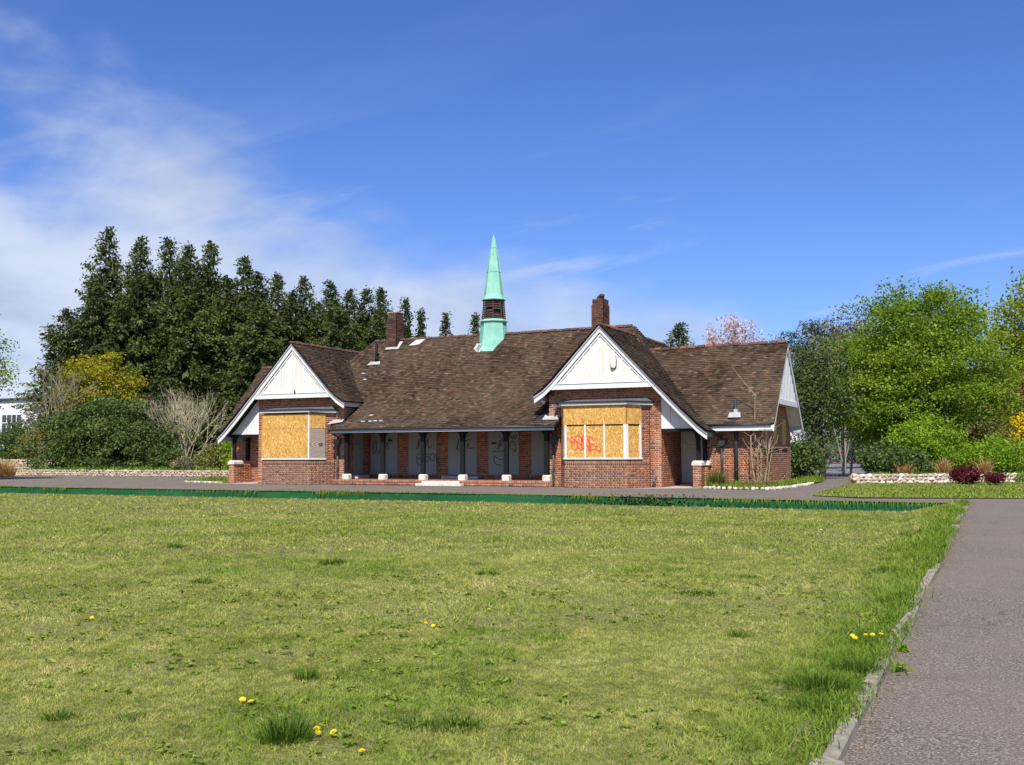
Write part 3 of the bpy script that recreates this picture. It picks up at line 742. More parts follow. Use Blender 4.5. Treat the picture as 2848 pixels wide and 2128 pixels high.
q = MB(); q.box(-24.8, -14.9, 35.12, 35.16, 2.10, 2.205); q.build('eaves_fascia', 'soffit', PAV)
q = MB(); q.tube([(-24.85, 35.07, 2.225), (-21.5, 35.07, 2.235), (-18.2, 35.07, 2.24), (-14.85, 35.07, 2.225)], .04, 8); q.build('gutter', 'dark_pipe', PAV, smooth=True)
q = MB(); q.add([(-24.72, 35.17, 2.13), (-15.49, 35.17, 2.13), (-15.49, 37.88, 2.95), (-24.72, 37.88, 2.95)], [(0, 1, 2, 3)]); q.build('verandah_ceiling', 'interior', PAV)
# downpipes with hopper heads
def downpipe(x, y, ztop, zb=0.02, hop=True, mat='green_paint', r=.042):
    q = MB()
    if hop: q.tube([(x, y, ztop), (x, y, .62), (x-.03, y, .55), (x-.03, y, .45), (x-.005, y, .38), (x-.005, y, zb)], r, 8)
    else: q.tube([(x, y, ztop), (x, y, zb)], r, 10)
    D = q.build('downpipe', mat, PAV, smooth=True)
    if hop:
        for z in (.66, .40):
            q = MB(); q.tube([(x-(.005 if z < .5 else 0), y, z), (x-(.005 if z < .5 else 0), y, z+.07)], r*1.35, 8); q.build('collar', mat, D)
        q = MB(); t = ztop
        q.prism([(x-.05, t-.02), (x+.05, t-.02), (x+.13, t+.06), (x+.15, t+.20), (x+.19, t+.22), (x+.19, t+.25), (x-.19, t+.25), (x-.19, t+.22), (x-.15, t+.20), (x-.13, t+.06)], 'y', y-.10, y+.09); q.build('hopper', mat, D)
        q = MB(); q.tube([(x, y-.02, t+.22), (x, y-.02, t+.34), (x-.02, y-.3, t+.44), (x-.02, y-.5, t+.50)] if y > 35.5 else [(x, y, t+.2), (x, y, t+.4)], r*.8, 8); q.build('swan_neck', mat, D, smooth=True)
downpipe(-24.99, 35.92, 1.62); downpipe(-15.27, 35.92, 1.62)
downpipe(-9.16, 36.98, 1.50, mat='dark_pipe')
q = MB(); q.tube([(-24.95, 35.85, 3.05), (-24.95, 35.85, 2.9), (-24.78, 35.9, 2.7), (-24.78, 35.9, 2.42)], .03, 8); q.build('bay_downpipe', 'dark_pipe', PAV, smooth=True)
q = MB(); q.tube([(-15.1, 35.8, 3.05), (-15.12, 35.85, 2.85), (-15.2, 35.92, 2.75), (-15.2, 35.92, 2.48)], .03, 8); q.build('bay_downpipe', 'dark_lead', PAV, smooth=True)
q = MB(); q.tube([(-8.63, 36.95, .02), (-8.63, 36.95, 1.35), (-8.63, 36.95, 3.12)], .068, 12); SV = q.build('soil_pipe', 'dark_pipe', PAV, smooth=True)
for z in (1.5, .6):
    q = MB(); q.tube([(-8.63, 36.95, z), (-8.63, 36.95, z+.1)], .085, 12); q.build('collar', 'dark_pipe', SV)
q = MB(); q.add([(-8.86, 36.70, 2.50), (-8.40, 36.70, 2.50), (-8.44, 36.86, 2.68), (-8.82, 36.86, 2.68)], [(0, 1, 2, 3)]); q.tube([(-8.63, 36.93, 2.5), (-8.63, 36.94, 2.80)], [.12, .076], 10); q.build('lead_slate', 'lead', SV)
q = MB(); q.tube([(-11.34, 35.86, 0), (-11.34, 35.86, .28), (-11.34, 35.88, .36), (-11.30, 35.95, .40)], .05, 8); q.tube([(-11.34, 35.86, .20), (-11.34, 35.86, .27)], .068, 8); q.build('waste_pipe', 'dark_lead', PAV, smooth=True)
# lead flashings where the verandah roof meets the piers
q = MB(); q.add([(-25.25, 35.98, 2.68), (-24.70, 35.98, 2.72), (-24.62, 35.70, 2.57), (-25.25, 35.50, 2.47)], [(0, 1, 2, 3)]); q.build('flashing', 'lead', PAV)
q = MB(); q.box(-15.52, -15.0, 35.93, 35.975, 2.46, 2.66); q.add([(-15.62, 35.99, 2.70), (-15.52, 35.93, 2.66), (-15.0, 35.93, 2.60), (-14.9, 35.62, 2.50), (-15.6, 35.62, 2.50)], [(0, 1, 2, 3, 4)]); q.build('flashing', 'lead', PAV)
# porches: beam, white panel, posts on low piers, door
for m, ax, xw in ((1, AXR, -11.1), (-1, AXL, -29.17)):
    xe = ax+m*3.60
    q = MB(); q.box(min(xw, xe), max(xw, xe), 36.0, 36.12, 2.0, 2.11); q.build('porch_beam', 'black_paint', PAV)
    x = 0.0; L = abs(xe-xw)
    while x < L-.05:
        a, b = x+.004, min(x+.34, L)-.004; zz = [5.80-1.038*(abs(xw-ax)+t) for t in (a, b)]
        zz = [max(v, 2.115) for v in zz]
        q = MB(); poly = [(xw+m*a, 2.112), (xw+m*b, 2.112), (xw+m*b, zz[1]), (xw+m*a, zz[0])]
        if zz[0] > 2.13: q.prism(poly if m > 0 else poly[::-1], 'y', 36.03+.008*(int(x/.34) % 2), 36.07); q.build('plank', 'white_paint', PAV)
        x += .34
    q = MB(); q.box(min(xw, xe), max(xw, xe), 36.13, 38.6, 2.10, 2.12); q.build('porch_ceiling', 'soffit', PAV)
    for yy in (36.06, 36.95):
        px = ax+m*3.47
        q = MB(); q.box(px-.07, px+.07, yy-.02, yy+.12, .97, 2.0); P_ = q.build('post', 'black_paint', PAV, bevel=.015)
        sg = -m; arc = [(px+sg*(.07+.16*(1-math.cos(t))), 1.6+.4*math.sin(t)) for t in np.linspace(0, math.pi/2, 6)]+[(px+sg*.07, 2.0)]
        q = MB(); q.prism(arc if sg < 0 else arc[::-1], 'y', yy+.02, yy+.08); q.build('bracket', 'black_paint', P_)
def cap(x0, x1, y0, y1, z):
    q = MB(); c_ = .06
    q.add([(x0, y0, z), (x1, y0, z), (x1, y1, z), (x0, y1, z), (x0, y0, z+.10), (x1, y0, z+.10), (x1, y1, z+.10), (x0, y1, z+.10), (x0+c_, y0+c_, z+.17), (x1-c_, y0+c_, z+.17), (x1-c_, y1-c_, z+.17), (x0+c_, y1-c_, z+.17)],
          [(0, 1, 5, 4), (1, 2, 6, 5), (2, 3, 7, 6), (3, 0, 4, 7), (4, 5, 9, 8), (5, 6, 10, 9), (6, 7, 11, 10), (7, 4, 8, 11), (8, 9, 10, 11)]); q.build('pier_cap', 'stone_pale', PAV, bevel=.008)
def pier(x0, x1, y0, y1, z1):
    bw((x0, y0), (x1, y0), 0, z1); bw((x1, y0), (x1, y1), 0, z1); wall((x0, y1), (x0, y0), 0, z1, .05)
pier(-9.93, -9.62, 35.86, 36.30, .80); cap(-9.96, -9.59, 35.83, 36.33, .80)
pier(-9.93, -9.62, 36.78, 37.08, .80); cap(-9.96, -9.56, 36.72, 37.08, .80)
pier(-30.70, -30.42, 35.9, 37.3, .82); cap(-30.73, -30.38, 35.87, 36.5, .82); cap(-29.75, -29.4, 37.2, 37.6, .80)
pier(-29.72, -29.42, 37.22, 37.6, .80)
wall((-30.42, 37.3), (-29.17, 37.3), 0, .80, .1)
q = MB(); q.box(-11.05, -10.1, 38.55, 38.585, .15, 2.09); DR = q.build('door', 'door_grey', PAV)
for (x0, x1, z0, z1) in ((-10.93, -10.68, .62, 1.45), (-10.60, -10.35, .62, 1.45), (-10.93, -10.35, .24, .52), (-10.93, -10.35, 1.55, 1.98)):
    for (a, b, c_, d_) in ((x0, x1, z0, z0+.02), (x0, x1, z1-.02, z1), (x0, x0+.02, z0+.021, z1-.021), (x1-.02, x1, z0+.021, z1-.021)):
        q = MB(); q.box(a, b, 38.535, 38.549, c_, d_); q.build('moulding', 'soffit', DR)
q = MB(); q.box(-11.09, -11.055, 38.50, 38.59, .12, 2.09); q.build('door_frame', 'white_paint', PAV)
q = MB(); q.box(-11.05, -9.65, 38.1, 38.53, 0, .10); q.build('door_step', 'concrete', PAV)
struct('pavement', [(-12.3, 34.6, .008), (-10.9, 34.75, .012), (-9.4, 35.3, .02), (-9.6, 36.4, .03), (-9.7, 38.0, .03), (-11.05, 38.0, .03), (-11.05, 35.9, .02), (-11.6, 35.5, .012)], [tuple(range(8))], 'concrete')
struct('pavement', [(-31.0, 35.2, .008), (-28.6, 34.9, .008), (-28.9, 35.95, .012), (-29.2, 37.2, .02), (-30.35, 37.2, .02), (-30.35, 35.85, .01)], [tuple(range(6))], 'concrete')

# graffiti: thin sprayed lines lying on the boards
def ribbon(strokes, y, wd, name, mat):
    q = MB()
    for st in strokes:
        pts = [Vector((a, 0, b)) for a, b in st]; sm = []
        for i in range(len(pts)-1):                       # rounded like a hand-drawn line
            p0, p1, p2, p3 = pts[max(i-1, 0)], pts[i], pts[i+1], pts[min(i+2, len(pts)-1)]
            for k in range(5):
                t = k/5; sm.append(.5*((2*p1)+(p2-p0)*t+(2*p0-5*p1+4*p2-p3)*t*t+(3*p1-p0-3*p2+p3)*t**3))
        sm.append(pts[-1]); vs = []
        for i, p in enumerate(sm):
            t = (sm[min(i+1, len(sm)-1)]-sm[max(i-1, 0)]); t = t.normalized() if t.length else Vector((1, 0, 0))
            n = Vector((-t.z, 0, t.x))*wd/2; dd = .0004*random.random()
            vs += [(p.x+n.x, y-dd, p.z+n.z), (p.x-n.x, y-dd, p.z-n.z)]
        q.add(vs, [(2*i, 2*i+1, 2*i+3, 2*i+2) for i in range(len(sm)-1)])
    return q.build(name, mat, PAV)
RED = [[(-14.05, 1.69), (-14.17, 1.82), (-14.19, 1.62), (-14.09, 1.65), (-13.97, 1.64), (-13.92, 1.56), (-13.94, 1.45), (-14.03, 1.36), (-14.12, 1.4), (-14.16, 1.5), (-14.16, 1.6)], [(-14.04, 1.7), (-14.03, 1.83), (-13.91, 1.88), (-13.82, 1.84), (-13.79, 1.7), (-13.77, 1.5), (-13.77, 1.39)], [(-14.05, 1.73), (-13.91, 1.64), (-13.8, 1.53), (-13.74, 1.38)], [(-13.91, 1.59), (-13.92, 1.47), (-13.85, 1.39), (-13.79, 1.35), (-13.76, 1.45), (-13.78, 1.66), (-13.76, 1.83)], [(-13.77, 1.39), (-13.74, 1.84), (-13.68, 1.84), (-13.65, 1.68), (-13.61, 1.56), (-13.5, 1.44), (-13.44, 1.3)], [(-13.74, 1.83), (-13.72, 1.61), (-13.71, 1.39)], [(-13.59, 1.53), (-13.53, 1.42), (-13.47, 1.29), (-13.44, 1.42), (-13.47, 1.61), (-13.48, 1.84), (-13.54, 1.82), (-13.5, 1.63), (-13.46, 1.44)], [(-13.48, 1.84), (-13.42, 1.82), (-13.36, 1.74), (-13.3, 1.67)], [(-13.46, 1.61), (-13.38, 1.56), (-13.25, 1.49), (-13.14, 1.5)], [(-13.47, 1.29), (-13.38, 1.36), (-13.23, 1.37), (-13.14, 1.32), (-13.08, 1.29), (-13.05, 1.33), (-13.08, 1.5), (-13.07, 1.61)]]
BLK = [[(-24.52, 1.31), (-24.45, 1.75), (-24.32, 1.71), (-24.37, 1.35), (-24.5, 1.26)], [(-24.26, 1.22), (-24.1, 1.48), (-24.02, 1.35)], [(-23.87, 1.48), (-23.79, 1.73), (-23.75, 1.44)], [(-22.35, 1.45), (-22.2, 1.87), (-22.28, 1.47), (-22.1, 1.69), (-22.05, 1.47)], [(-21.9, 1.52), (-21.8, 1.86), (-21.77, 1.51), (-21.6, 1.58)], [(-21.72, 1.23), (-22.29, 1.23), (-22.28, 0.79), (-22.12, 0.82)], [(-22.28, 1.04), (-22.14, 1.06)], [(-21.72, 1.03), (-21.75, 0.95), (-21.82, 0.92), (-21.89, 0.95), (-21.92, 1.03), (-21.89, 1.11), (-21.82, 1.14), (-21.75, 1.11), (-21.72, 1.03)], [(-21.46, 1.1), (-21.5, 1.0), (-21.57, 0.95), (-21.65, 1.0), (-21.68, 1.1), (-21.65, 1.21), (-21.57, 1.25), (-21.5, 1.21), (-21.46, 1.1)], [(-21.4, 1.27), (-21.36, 0.84)], [(-20.44, 1.44), (-20.32, 1.89), (-20.39, 1.42), (-20.22, 1.46)], [(-20.0, 1.95), (-19.86, 1.99)], [(-20.03, 1.78), (-19.74, 1.82)], [(-19.98, 1.46), (-19.88, 1.67), (-19.86, 1.46), (-19.6, 1.5)], [(-18.74, 1.34), (-18.23, 1.35)], [(-18.55, 1.41), (-18.46, 1.71), (-18.27, 1.89), (-18.36, 1.62), (-18.53, 1.45)], [(-18.46, 1.5), (-18.36, 1.83)], [(-18.69, 1.16), (-18.72, 0.95), (-18.6, 0.82), (-18.37, 0.76)], [(-18.69, 1.16), (-18.46, 1.01), (-18.25, 1.03)], [(-17.99, 2.04), (-17.88, 1.83), (-17.83, 1.99), (-17.76, 1.83), (-17.69, 1.99)], [(-18.02, 1.45), (-17.95, 1.7), (-17.81, 1.7), (-17.74, 1.32), (-17.9, 1.45)]]
ribbon(RED, 35.009, .033, 'graffiti', 'spray_red')['label'] = 'red sprayed tag across two boards'
for i0, i1, lb in ((0, 3, 'first'), (3, 10, 'second'), (10, 14, 'third'), (14, 21, 'fourth')):
    ribbon(BLK[i0:i1], 37.848, .030, 'graffiti', 'spray_black')['label'] = 'black sprayed scribble on the '+lb+' grey panel from the left'

# ------------------------------------------------------------------ roofs
ROOF = MB()
TR = []       # tiles: corner data (n, 4 lower/upper corners) and colour
YR, ZR = 39.8, 6.37
MAINP = [(YR, ZR), (37.6, 3.86), (36.9, 3.24), (36.0, 2.68), (35.08, 2.25)]
def zmain(x, y):
    if y > YR: y = 2*YR-y
    z = float(np.interp(y, [p[0] for p in MAINP][::-1], [p[1] for p in MAINP][::-1]))
    if y < 36.0 and not (-24.88 < x < -14.85): return -9
    if y < 35.05: return -9
    if x > -12.5 or x < -26.9: return -9
    over = max(-25.65-x, x+13.36, 0)
    return min(z, ZR-(1.42 if x > -14 else 1.12)*over) if over < 1.6 else -9
def zgable(ax, m, x, y):
    if y < 35.4: return -9
    u = (x-ax)*m; pf = OUTER if u > 0 else INNER; u = abs(u)
    return float(np.interp(u, [p[0] for p in pf], [p[1] for p in pf])) if u <= pf[-1][0] else -9
def zwing(x0, x1, x, y):
    if not x0 < x < x1: return -9
    d = abs(y-39.55); h = [39.55-p[0] for p in WP]
    return float(np.interp(d, h, [p[1] for p in WP])) if d <= h[-1] else -9
ZF = {'main': zmain, 'rg': lambda x, y: zgable(AXR, 1, x, y), 'lg': lambda x, y: zgable(AXL, -1, x, y),
      'rw': lambda x, y: zwing(-13.0, -7.2, x, y), 'lw': lambda x, y: zwing(-31.85, -27.5, x, y)}
def covered(me_, x, y, z, tol=.06):
    return any(fn(x, y) > z+tol for k, fn in ZF.items() if k != me_)
und = MB()
def slope(key, prof, put, region, sag=.02, gauge=.1, tiles=True):
    """prof: (h,z) from ridge to eave; put(e,h,z) -> point; region(h) -> e-interval"""
    hs = np.array([p[0] for p in prof]); zs = np.array([p[1] for p in prof])
    s = np.concatenate([[0], np.cumsum(np.hypot(np.diff(hs), np.diff(zs)))]); T = s[-1]
    n = int(T/gauge); g = T/n; ph = random.random()*10
    at_ = lambda q: (float(np.interp(q, s, hs)), float(np.interp(q, s, zs)))
    for i in range(n):
        sl = T-i*g; su = max(0, sl-g*1.55)
        (hl, zl), (hu, zu) = at_(sl), at_(su)
        iv = region(hl)
        (hb, zb_) = at_(max(0, sl-g)); iv2 = region(hb)
        if iv and iv2:
            und.add([put(iv[0], hl, zl-.03), put(iv[1], hl, zl-.03), put(iv2[1], hb, zb_-.03), put(iv2[0], hb, zb_-.03)], [(0, 1, 2, 3)])
        if not iv or not tiles: continue
        a, b = iv; wd = .165
        nh, nz = -(zl-zu), (hl-hu); l = math.hypot(nh, nz); nh, nz = nh/l, nz/l
        if nz < 0: nh, nz = -nh, -nz
        e = a-(wd/2 if i % 2 else 0)
        while e < b-.01:
            e0, e1 = max(a, e)+.002, min(b, e+wd)-.002; e += wd
            if e1-e0 < .03: continue
            mid = put((e0+e1)/2, hl, zl)
            if covered(key, mid[0], mid[1], mid[2]): continue
            r = random.gauss(.46, .2); t = random.random()
            if t < .006: r = random.uniform(.96, .99)
            elif t < .03: r = random.uniform(.9, .95)
            w_ = sag*math.sin(e0*.9+ph)*math.sin(i*.11+ph)
            lift = .031+random.uniform(-.004, .006)+(.018 if random.random() < .02 else 0)+w_; li2 = lift+random.uniform(-.005, .005)
            sk = random.uniform(-.006, .006)
            q0 = put(e0, hl+nh*lift+0, zl+nz*lift+sk*.3); q1 = put(e1, hl+nh*li2, zl+nz*li2-sk*.3)
            q2 = put(e1, hu+nh*(.004+w_), zu+nz*(.004+w_)); q3 = put(e0, hu+nh*(.004+w_), zu+nz*(.004+w_))
            d = .014
            b0 = put(e0, hl+nh*(lift-d), zl+nz*(lift-d)); b1 = put(e1, hl+nh*(li2-d), zl+nz*(li2-d))
            TR.append((q0, q1, q2, q3, b0, b1, min(1, max(0, r))))
def pX(e, h, z): return (e, h, z)
def main_reg(y):
    if y < 36.0: return (-24.88, -14.86)
    t = YR-y; return (max(-25.65-t, -26.9), min(-13.36+t/1.245, -12.5))
slope('main', MAINP, pX, main_reg, .035)
BACKP = [(2*YR-p[0], p[1]) for p in MAINP]
slope('main', BACKP, pX, lambda y: (-25.65-min(y-YR, 1.2), -14.2), tiles=False)
slope('main', BACKP, pX, lambda y: (-14.2, -13.36+min((y-YR)/1.245, .86)), 0)
slope('main', [(-13.36, ZR), (-12.45, ZR-1.29)], lambda e, h, z: (h, e, z), lambda x: (YR-1.245*(x+13.36), YR+1.245*(x+13.36)), 0)
slope('main', [(-25.65, ZR), (-26.6, ZR-1.06)], lambda e, h, z: (h, e, z), lambda x: (YR+(x+25.65), YR-(x+25.65)), 0, tiles=False)
for key, ax, m in (('rg', AXR, 1), ('lg', AXL, -1)):
    slope(key, INNER, lambda e, h, z, ax=ax, m=m: (ax-m*h, e, z), lambda h: (35.46, 44.2), .02)
    slope(key, OUTER, lambda e, h, z, ax=ax, m=m: (ax+m*h, e, z), lambda h: (35.46, 44.2), .02)
slope('rw', WP, pX, lambda y: (-12.95, -7.2), .02)
slope('rw', [(79.1-p[0], p[1]) for p in WP], pX, lambda y: (-12.3, -7.2), .0, tiles=False)
slope('lw', WP, pX, lambda y: (-31.86, -27.5), .02)
slope('lw', [(79.1-p[0], p[1]) for p in WP], pX, lambda y: (-31.86, -28.0), .0, tiles=False)
RF = und.build('roof', 'roof_underlay', PAV)
# closing panels under the roof planes (dark boarding seen from below at the eaves)
T = np.array([[*t[0], *t[1], *t[2], *t[3], *t[4], *t[5]] for t in TR]).reshape(-1, 6, 3)
tc_ = np.array([t[6] for t in TR])
dist = np.linalg.norm(T.mean(1)-np.array([0, 0, 1.2]), axis=1)
near = np.argsort(dist)[:300]
isn = np.zeros(len(T), bool); isn[near] = True
FQ = [[0, 1, 2, 3], [4, 5, 1, 0], [4, 0, 3, 3], [5, 2, 2, 1]]
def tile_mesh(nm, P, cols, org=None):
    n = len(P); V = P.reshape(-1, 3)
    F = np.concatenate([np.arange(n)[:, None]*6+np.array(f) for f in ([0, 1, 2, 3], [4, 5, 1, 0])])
    me = np_mesh(nm, V, F, {'rnd': np.concatenate([cols, cols*.4])})  # front edges get a darker tone: shade in the row gaps, painted in
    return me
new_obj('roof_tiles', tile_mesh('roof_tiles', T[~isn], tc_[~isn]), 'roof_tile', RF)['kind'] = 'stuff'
# the 300 nearest tiles one by one
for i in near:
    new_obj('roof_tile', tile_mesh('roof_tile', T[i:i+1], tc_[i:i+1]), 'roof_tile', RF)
# ridge tiles
def ridge(p0, p1, L=.33, r=.12, drop=.05):
    p0, p1 = Vector(p0), Vector(p1); d = p1-p0; n = max(1, int(d.length/L)); t = d.normalized(); side = t.cross(Vector((0, 0, 1))).normalized(); up = side.cross(t)
    for i in range(n):
        a = p0+d*(i/n); b = p0+d*((i+1)/n-.012); k0 = random.gauss(0, .008)
        vs = []
        for q, rr in ((a, r*1.03), (b, r*.98)):
            for k in range(7):
                an = math.pi*(k/6); vs.append(q+side*rr*math.cos(an)+up*(rr*.85*math.sin(an)-drop+k0))
        q = MB(); q.add(vs, [(k, k+1, k+8, k+7) for k in range(6)]+[tuple(range(6, -1, -1)), tuple(range(7, 14))], min(1, max(0, random.gauss(.42, .25))))
        q.build('ridge_tile', 'ridge_tile', RF, attr=True)
ridge((-25.65, YR, ZR), (-20.3, YR, ZR-.0)); ridge((-19.05, YR, ZR), (-13.36, YR, ZR+.03))
ridge((AXR, 35.48, 5.98), (AXR, 43.5, 5.98)); ridge((AXL, 35.48, 5.98), (AXL, 41.5, 5.98))
ridge((-12.75, 39.55, 5.36), (-7.22, 39.55, 5.42)); ridge((-31.84, 39.55, 5.38), (-28.3, 39.55, 5.38))
# patches of pale mortar and slipped tiles on the main slope
def on_main(x, y, dz=.05): return (x, y, zmain(x, y)+dz)
for (x, y) in ((-23.55, 35.62), (-23.2, 35.63), (-22.98, 35.65), (-22.72, 35.66), (-23.5, 36.15), (-25.35, 38.35), (-25.1, 38.1)):
    z = zmain(x, y); q = MB(); q.box(x-.08, x+.08, y-.05, y+.05, z+.02, z+.09); o = q.build('mortar_lump', 'lead', RF, bevel=.02)
q = MB(); q.add([on_main(-24.85, 39.30, .10), on_main(-24.15, 39.30, .10), on_main(-24.10, 39.62, .10), on_main(-24.80, 39.62, .10)], [(0, 1, 2, 3)]); q.build('flashing', 'lead', RF)
q = MB(); q.add([on_main(-23.7, 39.45, .06), on_main(-23.2, 39.5, .06), on_main(-23.0, 39.72, .06), on_main(-23.45, 39.70, .06)], [(0, 1, 2, 3)]); q.build('mortar_patch', 'stone_pale', RF)
q = MB(); q.tube([on_main(-25.03, 38.9, -.1), on_main(-25.03, 38.9, .80)], .055, 10); q.tube([on_main(-25.03, 38.9, .0), on_main(-25.03, 38.9, .22)], .085, 10); q.build('vent_pipe', 'black_paint', RF, smooth=True)
q = MB(); q.add([on_main(-25.4, 38.70, .06), on_main(-24.75, 38.72, .06), on_main(-24.80, 38.84, .06), on_main(-25.3, 38.84, .06)], [(0, 1, 2, 3)]); q.build('lead_slate', 'lead', RF)

# chimneys
def chimney(cx_, cy_, w_, d_, zb, zt, steps):
    C_ = MB(); C_.box(cx_-w_/2+.065, cx_+w_/2-.065, cy_-d_/2+.065, cy_+d_/2-.065, zb, zt-.005)
    ch = C_.build('chimney', 'mortar', PAV); m = MB()
    z = zb; k = 0
    lab = []
    while z < zt-.01:
        ex = next((e for (z0, e) in steps if z >= z0), 0)
        for (p, U, L) in (((cx_-w_/2-ex, cy_-d_/2-ex), (1, 0), w_+2*ex), ((cx_+w_/2+ex, cy_-d_/2-ex), (0, 1), d_+2*ex), ((cx_+w_/2+ex, cy_+d_/2+ex), (-1, 0), w_+2*ex), ((cx_-w_/2-ex, cy_+d_/2+ex), (0, -1), d_+2*ex)):
            u = 0 if k % 2 else -.11
            while u < L:
                a, b = max(0, u), min(L, u+.22); u += .225
                if b-a < .03: continue
                N = (U[1], -U[0]); c_ = (p[0]+U[0]*a, p[1]+U[1]*a)
                m.obox(c_, U, b-a-.01, (-N[0], -N[1]), .05, z, z+.066, min(1, max(0, random.gauss(.5, .22))))
        z += .077; k += 1
    o = m.build('brickwork', 'chimney_brick', ch, attr=True); o['kind'] = 'stuff'
    return ch
c1_ = chimney(-14.72, 39.62, .56, .62, 5.9, 7.5, [(7.25, -.03)])
q = MB(); q.tube([(-14.72, 39.62, 7.50), (-14.72, 39.62, 7.58), (-14.70, 39.60, 7.66)], [.17, .16, .12], 10); q.tube([(-14.62, 39.5, 7.56), (-14.58, 39.44, 7.68)], [.1, .12], 10); q.build('chimney_pot', 'ridge_tile', c1_)
c2_ = chimney(-24.55, 39.70, .56, .62, 5.9, 7.56, [(7.25, -.05)])
q = MB(); q.box(-24.80, -24.30, 39.42, 39.98, 7.56, 7.60); q.build('chimney_cap', 'concrete', c2_)
q = MB(); q.tube([(-24.6, 39.7, 7.6), (-24.6, 39.7, 7.76)], .03, 6); q.tube([(-24.5, 39.7, 7.6), (-24.5, 39.7, 7.72)], .03, 6); q.build('flue', 'lead', c2_)

# copper spire with louvred lantern
SX, SY = -19.67, 39.8
def octo(r, z, k=8): return [(SX+r*math.cos(math.pi/8+i*math.pi/4), SY+r*math.sin(math.pi/8+i*math.pi/4), z) for i in range(8)]
def loft(rings, nm, mat, par, close=True):
    q = MB(); vs = [v for r, z in rings for v in octo(r, z)]
    q.add(vs, [(i*8+k, i*8+(k+1) % 8, (i+1)*8+(k+1) % 8, (i+1)*8+k) for i in range(len(rings)-1) for k in range(8)]+[tuple(range(7, -1, -1)), tuple(range(len(rings)*8-8, len(rings)*8))])
    return q.build(nm, mat, par)
SP = loft([(.86, 5.3), (.68, 5.80), (.55, 6.75), (.545, 6.86)], 'spire', 'copper', PAV)
loft([(.55, 6.862), (.62, 6.89), (.62, 6.925), (.52, 6.99)], 'ledge', 'copper', SP)
loft([(.40, 6.985), (.335, 7.86)], 'lantern_core', 'interior', SP)
loft([(.52, 7.82), (.535, 7.85), (.47, 7.95), (.425, 8.06), (.30, 9.05), (.125, 10.12), (.045, 10.58), (.04, 10.66)], 'spire_cone', 'copper', SP)
q = MB(); q.tube([(SX, SY, 10.64), (SX, SY, 10.80)], .015, 6); q.build('finial', 'copper_dark', SP)
for i in range(8):                                 # lantern posts, louvres, seams of the cone
    a0 = math.pi/8+i*math.pi/4; a1 = a0+math.pi/4
    pt = lambda r, an, z: Vector((SX+r*math.cos(an), SY+r*math.sin(an), z))
    q = MB(); q.tube([pt(.50, a0, 6.98), pt(.425, a0, 7.84)], .030, 6); q.build('lantern_post', 'louvre_wood', SP)
    q = MB(); q.tube([pt(.43, a0, 8.06), pt(.302, a0, 9.05), pt(.128, a0, 10.12), pt(.046, a0, 10.58)], .012, 4); q.build('seam', 'copper', SP)
    for k in range(8):
        z = 7.03+k*.098; r = .49-.075*(z-6.98)/.86
        if (i, k) in ((6, 2), (6, 3), (5, 4)): continue
        A_, B_ = pt(r, a0, z), pt(r, a1, z); d = (B_-A_); n = Vector((d.y, -d.x, 0)).normalized()
        A_ += d*.07; B_ -= d*.07
        q = MB(); q.add([A_+n*.01, B_+n*.01, B_-n*.055+Vector((0, 0, .07)), A_-n*.055+Vector((0, 0, .07)), A_+n*.01-Vector((0, 0, .012)), B_+n*.01-Vector((0, 0, .012))], [(0, 1, 2, 3), (4, 5, 1, 0)]); q.build('louvre', 'louvre_wood', SP)
for z, r in ((9.05, .304), (10.12, .13)):
    loft([(r+.004, z-.012), (r+.004, z+.012)], 'seam', 'copper_dark', SP)
q = MB()
for a, b in ((-20.32, -20.05), (-20.2, -19.95)):
    q.add([on_main(a, 39.15, .07), on_main(b, 39.0, .07), on_main(b+.08, 39.25, .07), on_main(a+.05, 39.4, .07)], [(0, 1, 2, 3)])
q.build('flashing', 'lead', SP)

# ------------------------------------------------------------------ bricks
wallm.build('wall', 'mortar', PAV)
WB = PAV
b = np.array([r[:9] for r in BR]); vis = np.array([r[9] for r in BR])
dist = np.linalg.norm(b[:, :3]-np.array([0, 0, 1.2]), axis=1)
size = b[:, 5]/dist
face = (b[:, 4]*(0-b[:, 0])-b[:, 3]*(0-b[:, 1])) > 0          # faces the camera side
order = np.argsort(np.where(face & (b[:, 0] > -14.6) & (b[:, 1] < 36.05) & (b[:, 2] < 3.2), -size, 9))[:300]
one = np.zeros(len(b), bool); one[order] = True
def brick_arrays(r):
    n = len(r); U = np.stack([r[:, 3], r[:, 4], np.zeros(n)], 1); N = np.stack([r[:, 4], -r[:, 3], np.zeros(n)], 1); Z = np.array([0, 0, 1.0])
    c = r[:, :3]; L = r[:, 5:6]/2; H = r[:, 6:7]/2; D = .016; e = .003
    out = []
    for su, sz, dn in ((-1, -1, -D), (1, -1, -D), (1, 1, -D), (-1, 1, -D), (-1, -1, 0), (1, -1, 0), (1, 1, 0), (-1, 1, 0)):
        k = e if dn == 0 else 0
        out.append(c+U*(L-k)*su+Z*(H-k)*sz+N*(dn))
    P = np.stack(out, 1)
    F = np.concatenate([np.arange(n)[:, None]*8+np.array(f) for f in ([4, 5, 6, 7], [0, 1, 5, 4], [1, 2, 6, 5], [2, 3, 7, 6], [3, 0, 4, 7])])
    return P.reshape(-1, 3), F
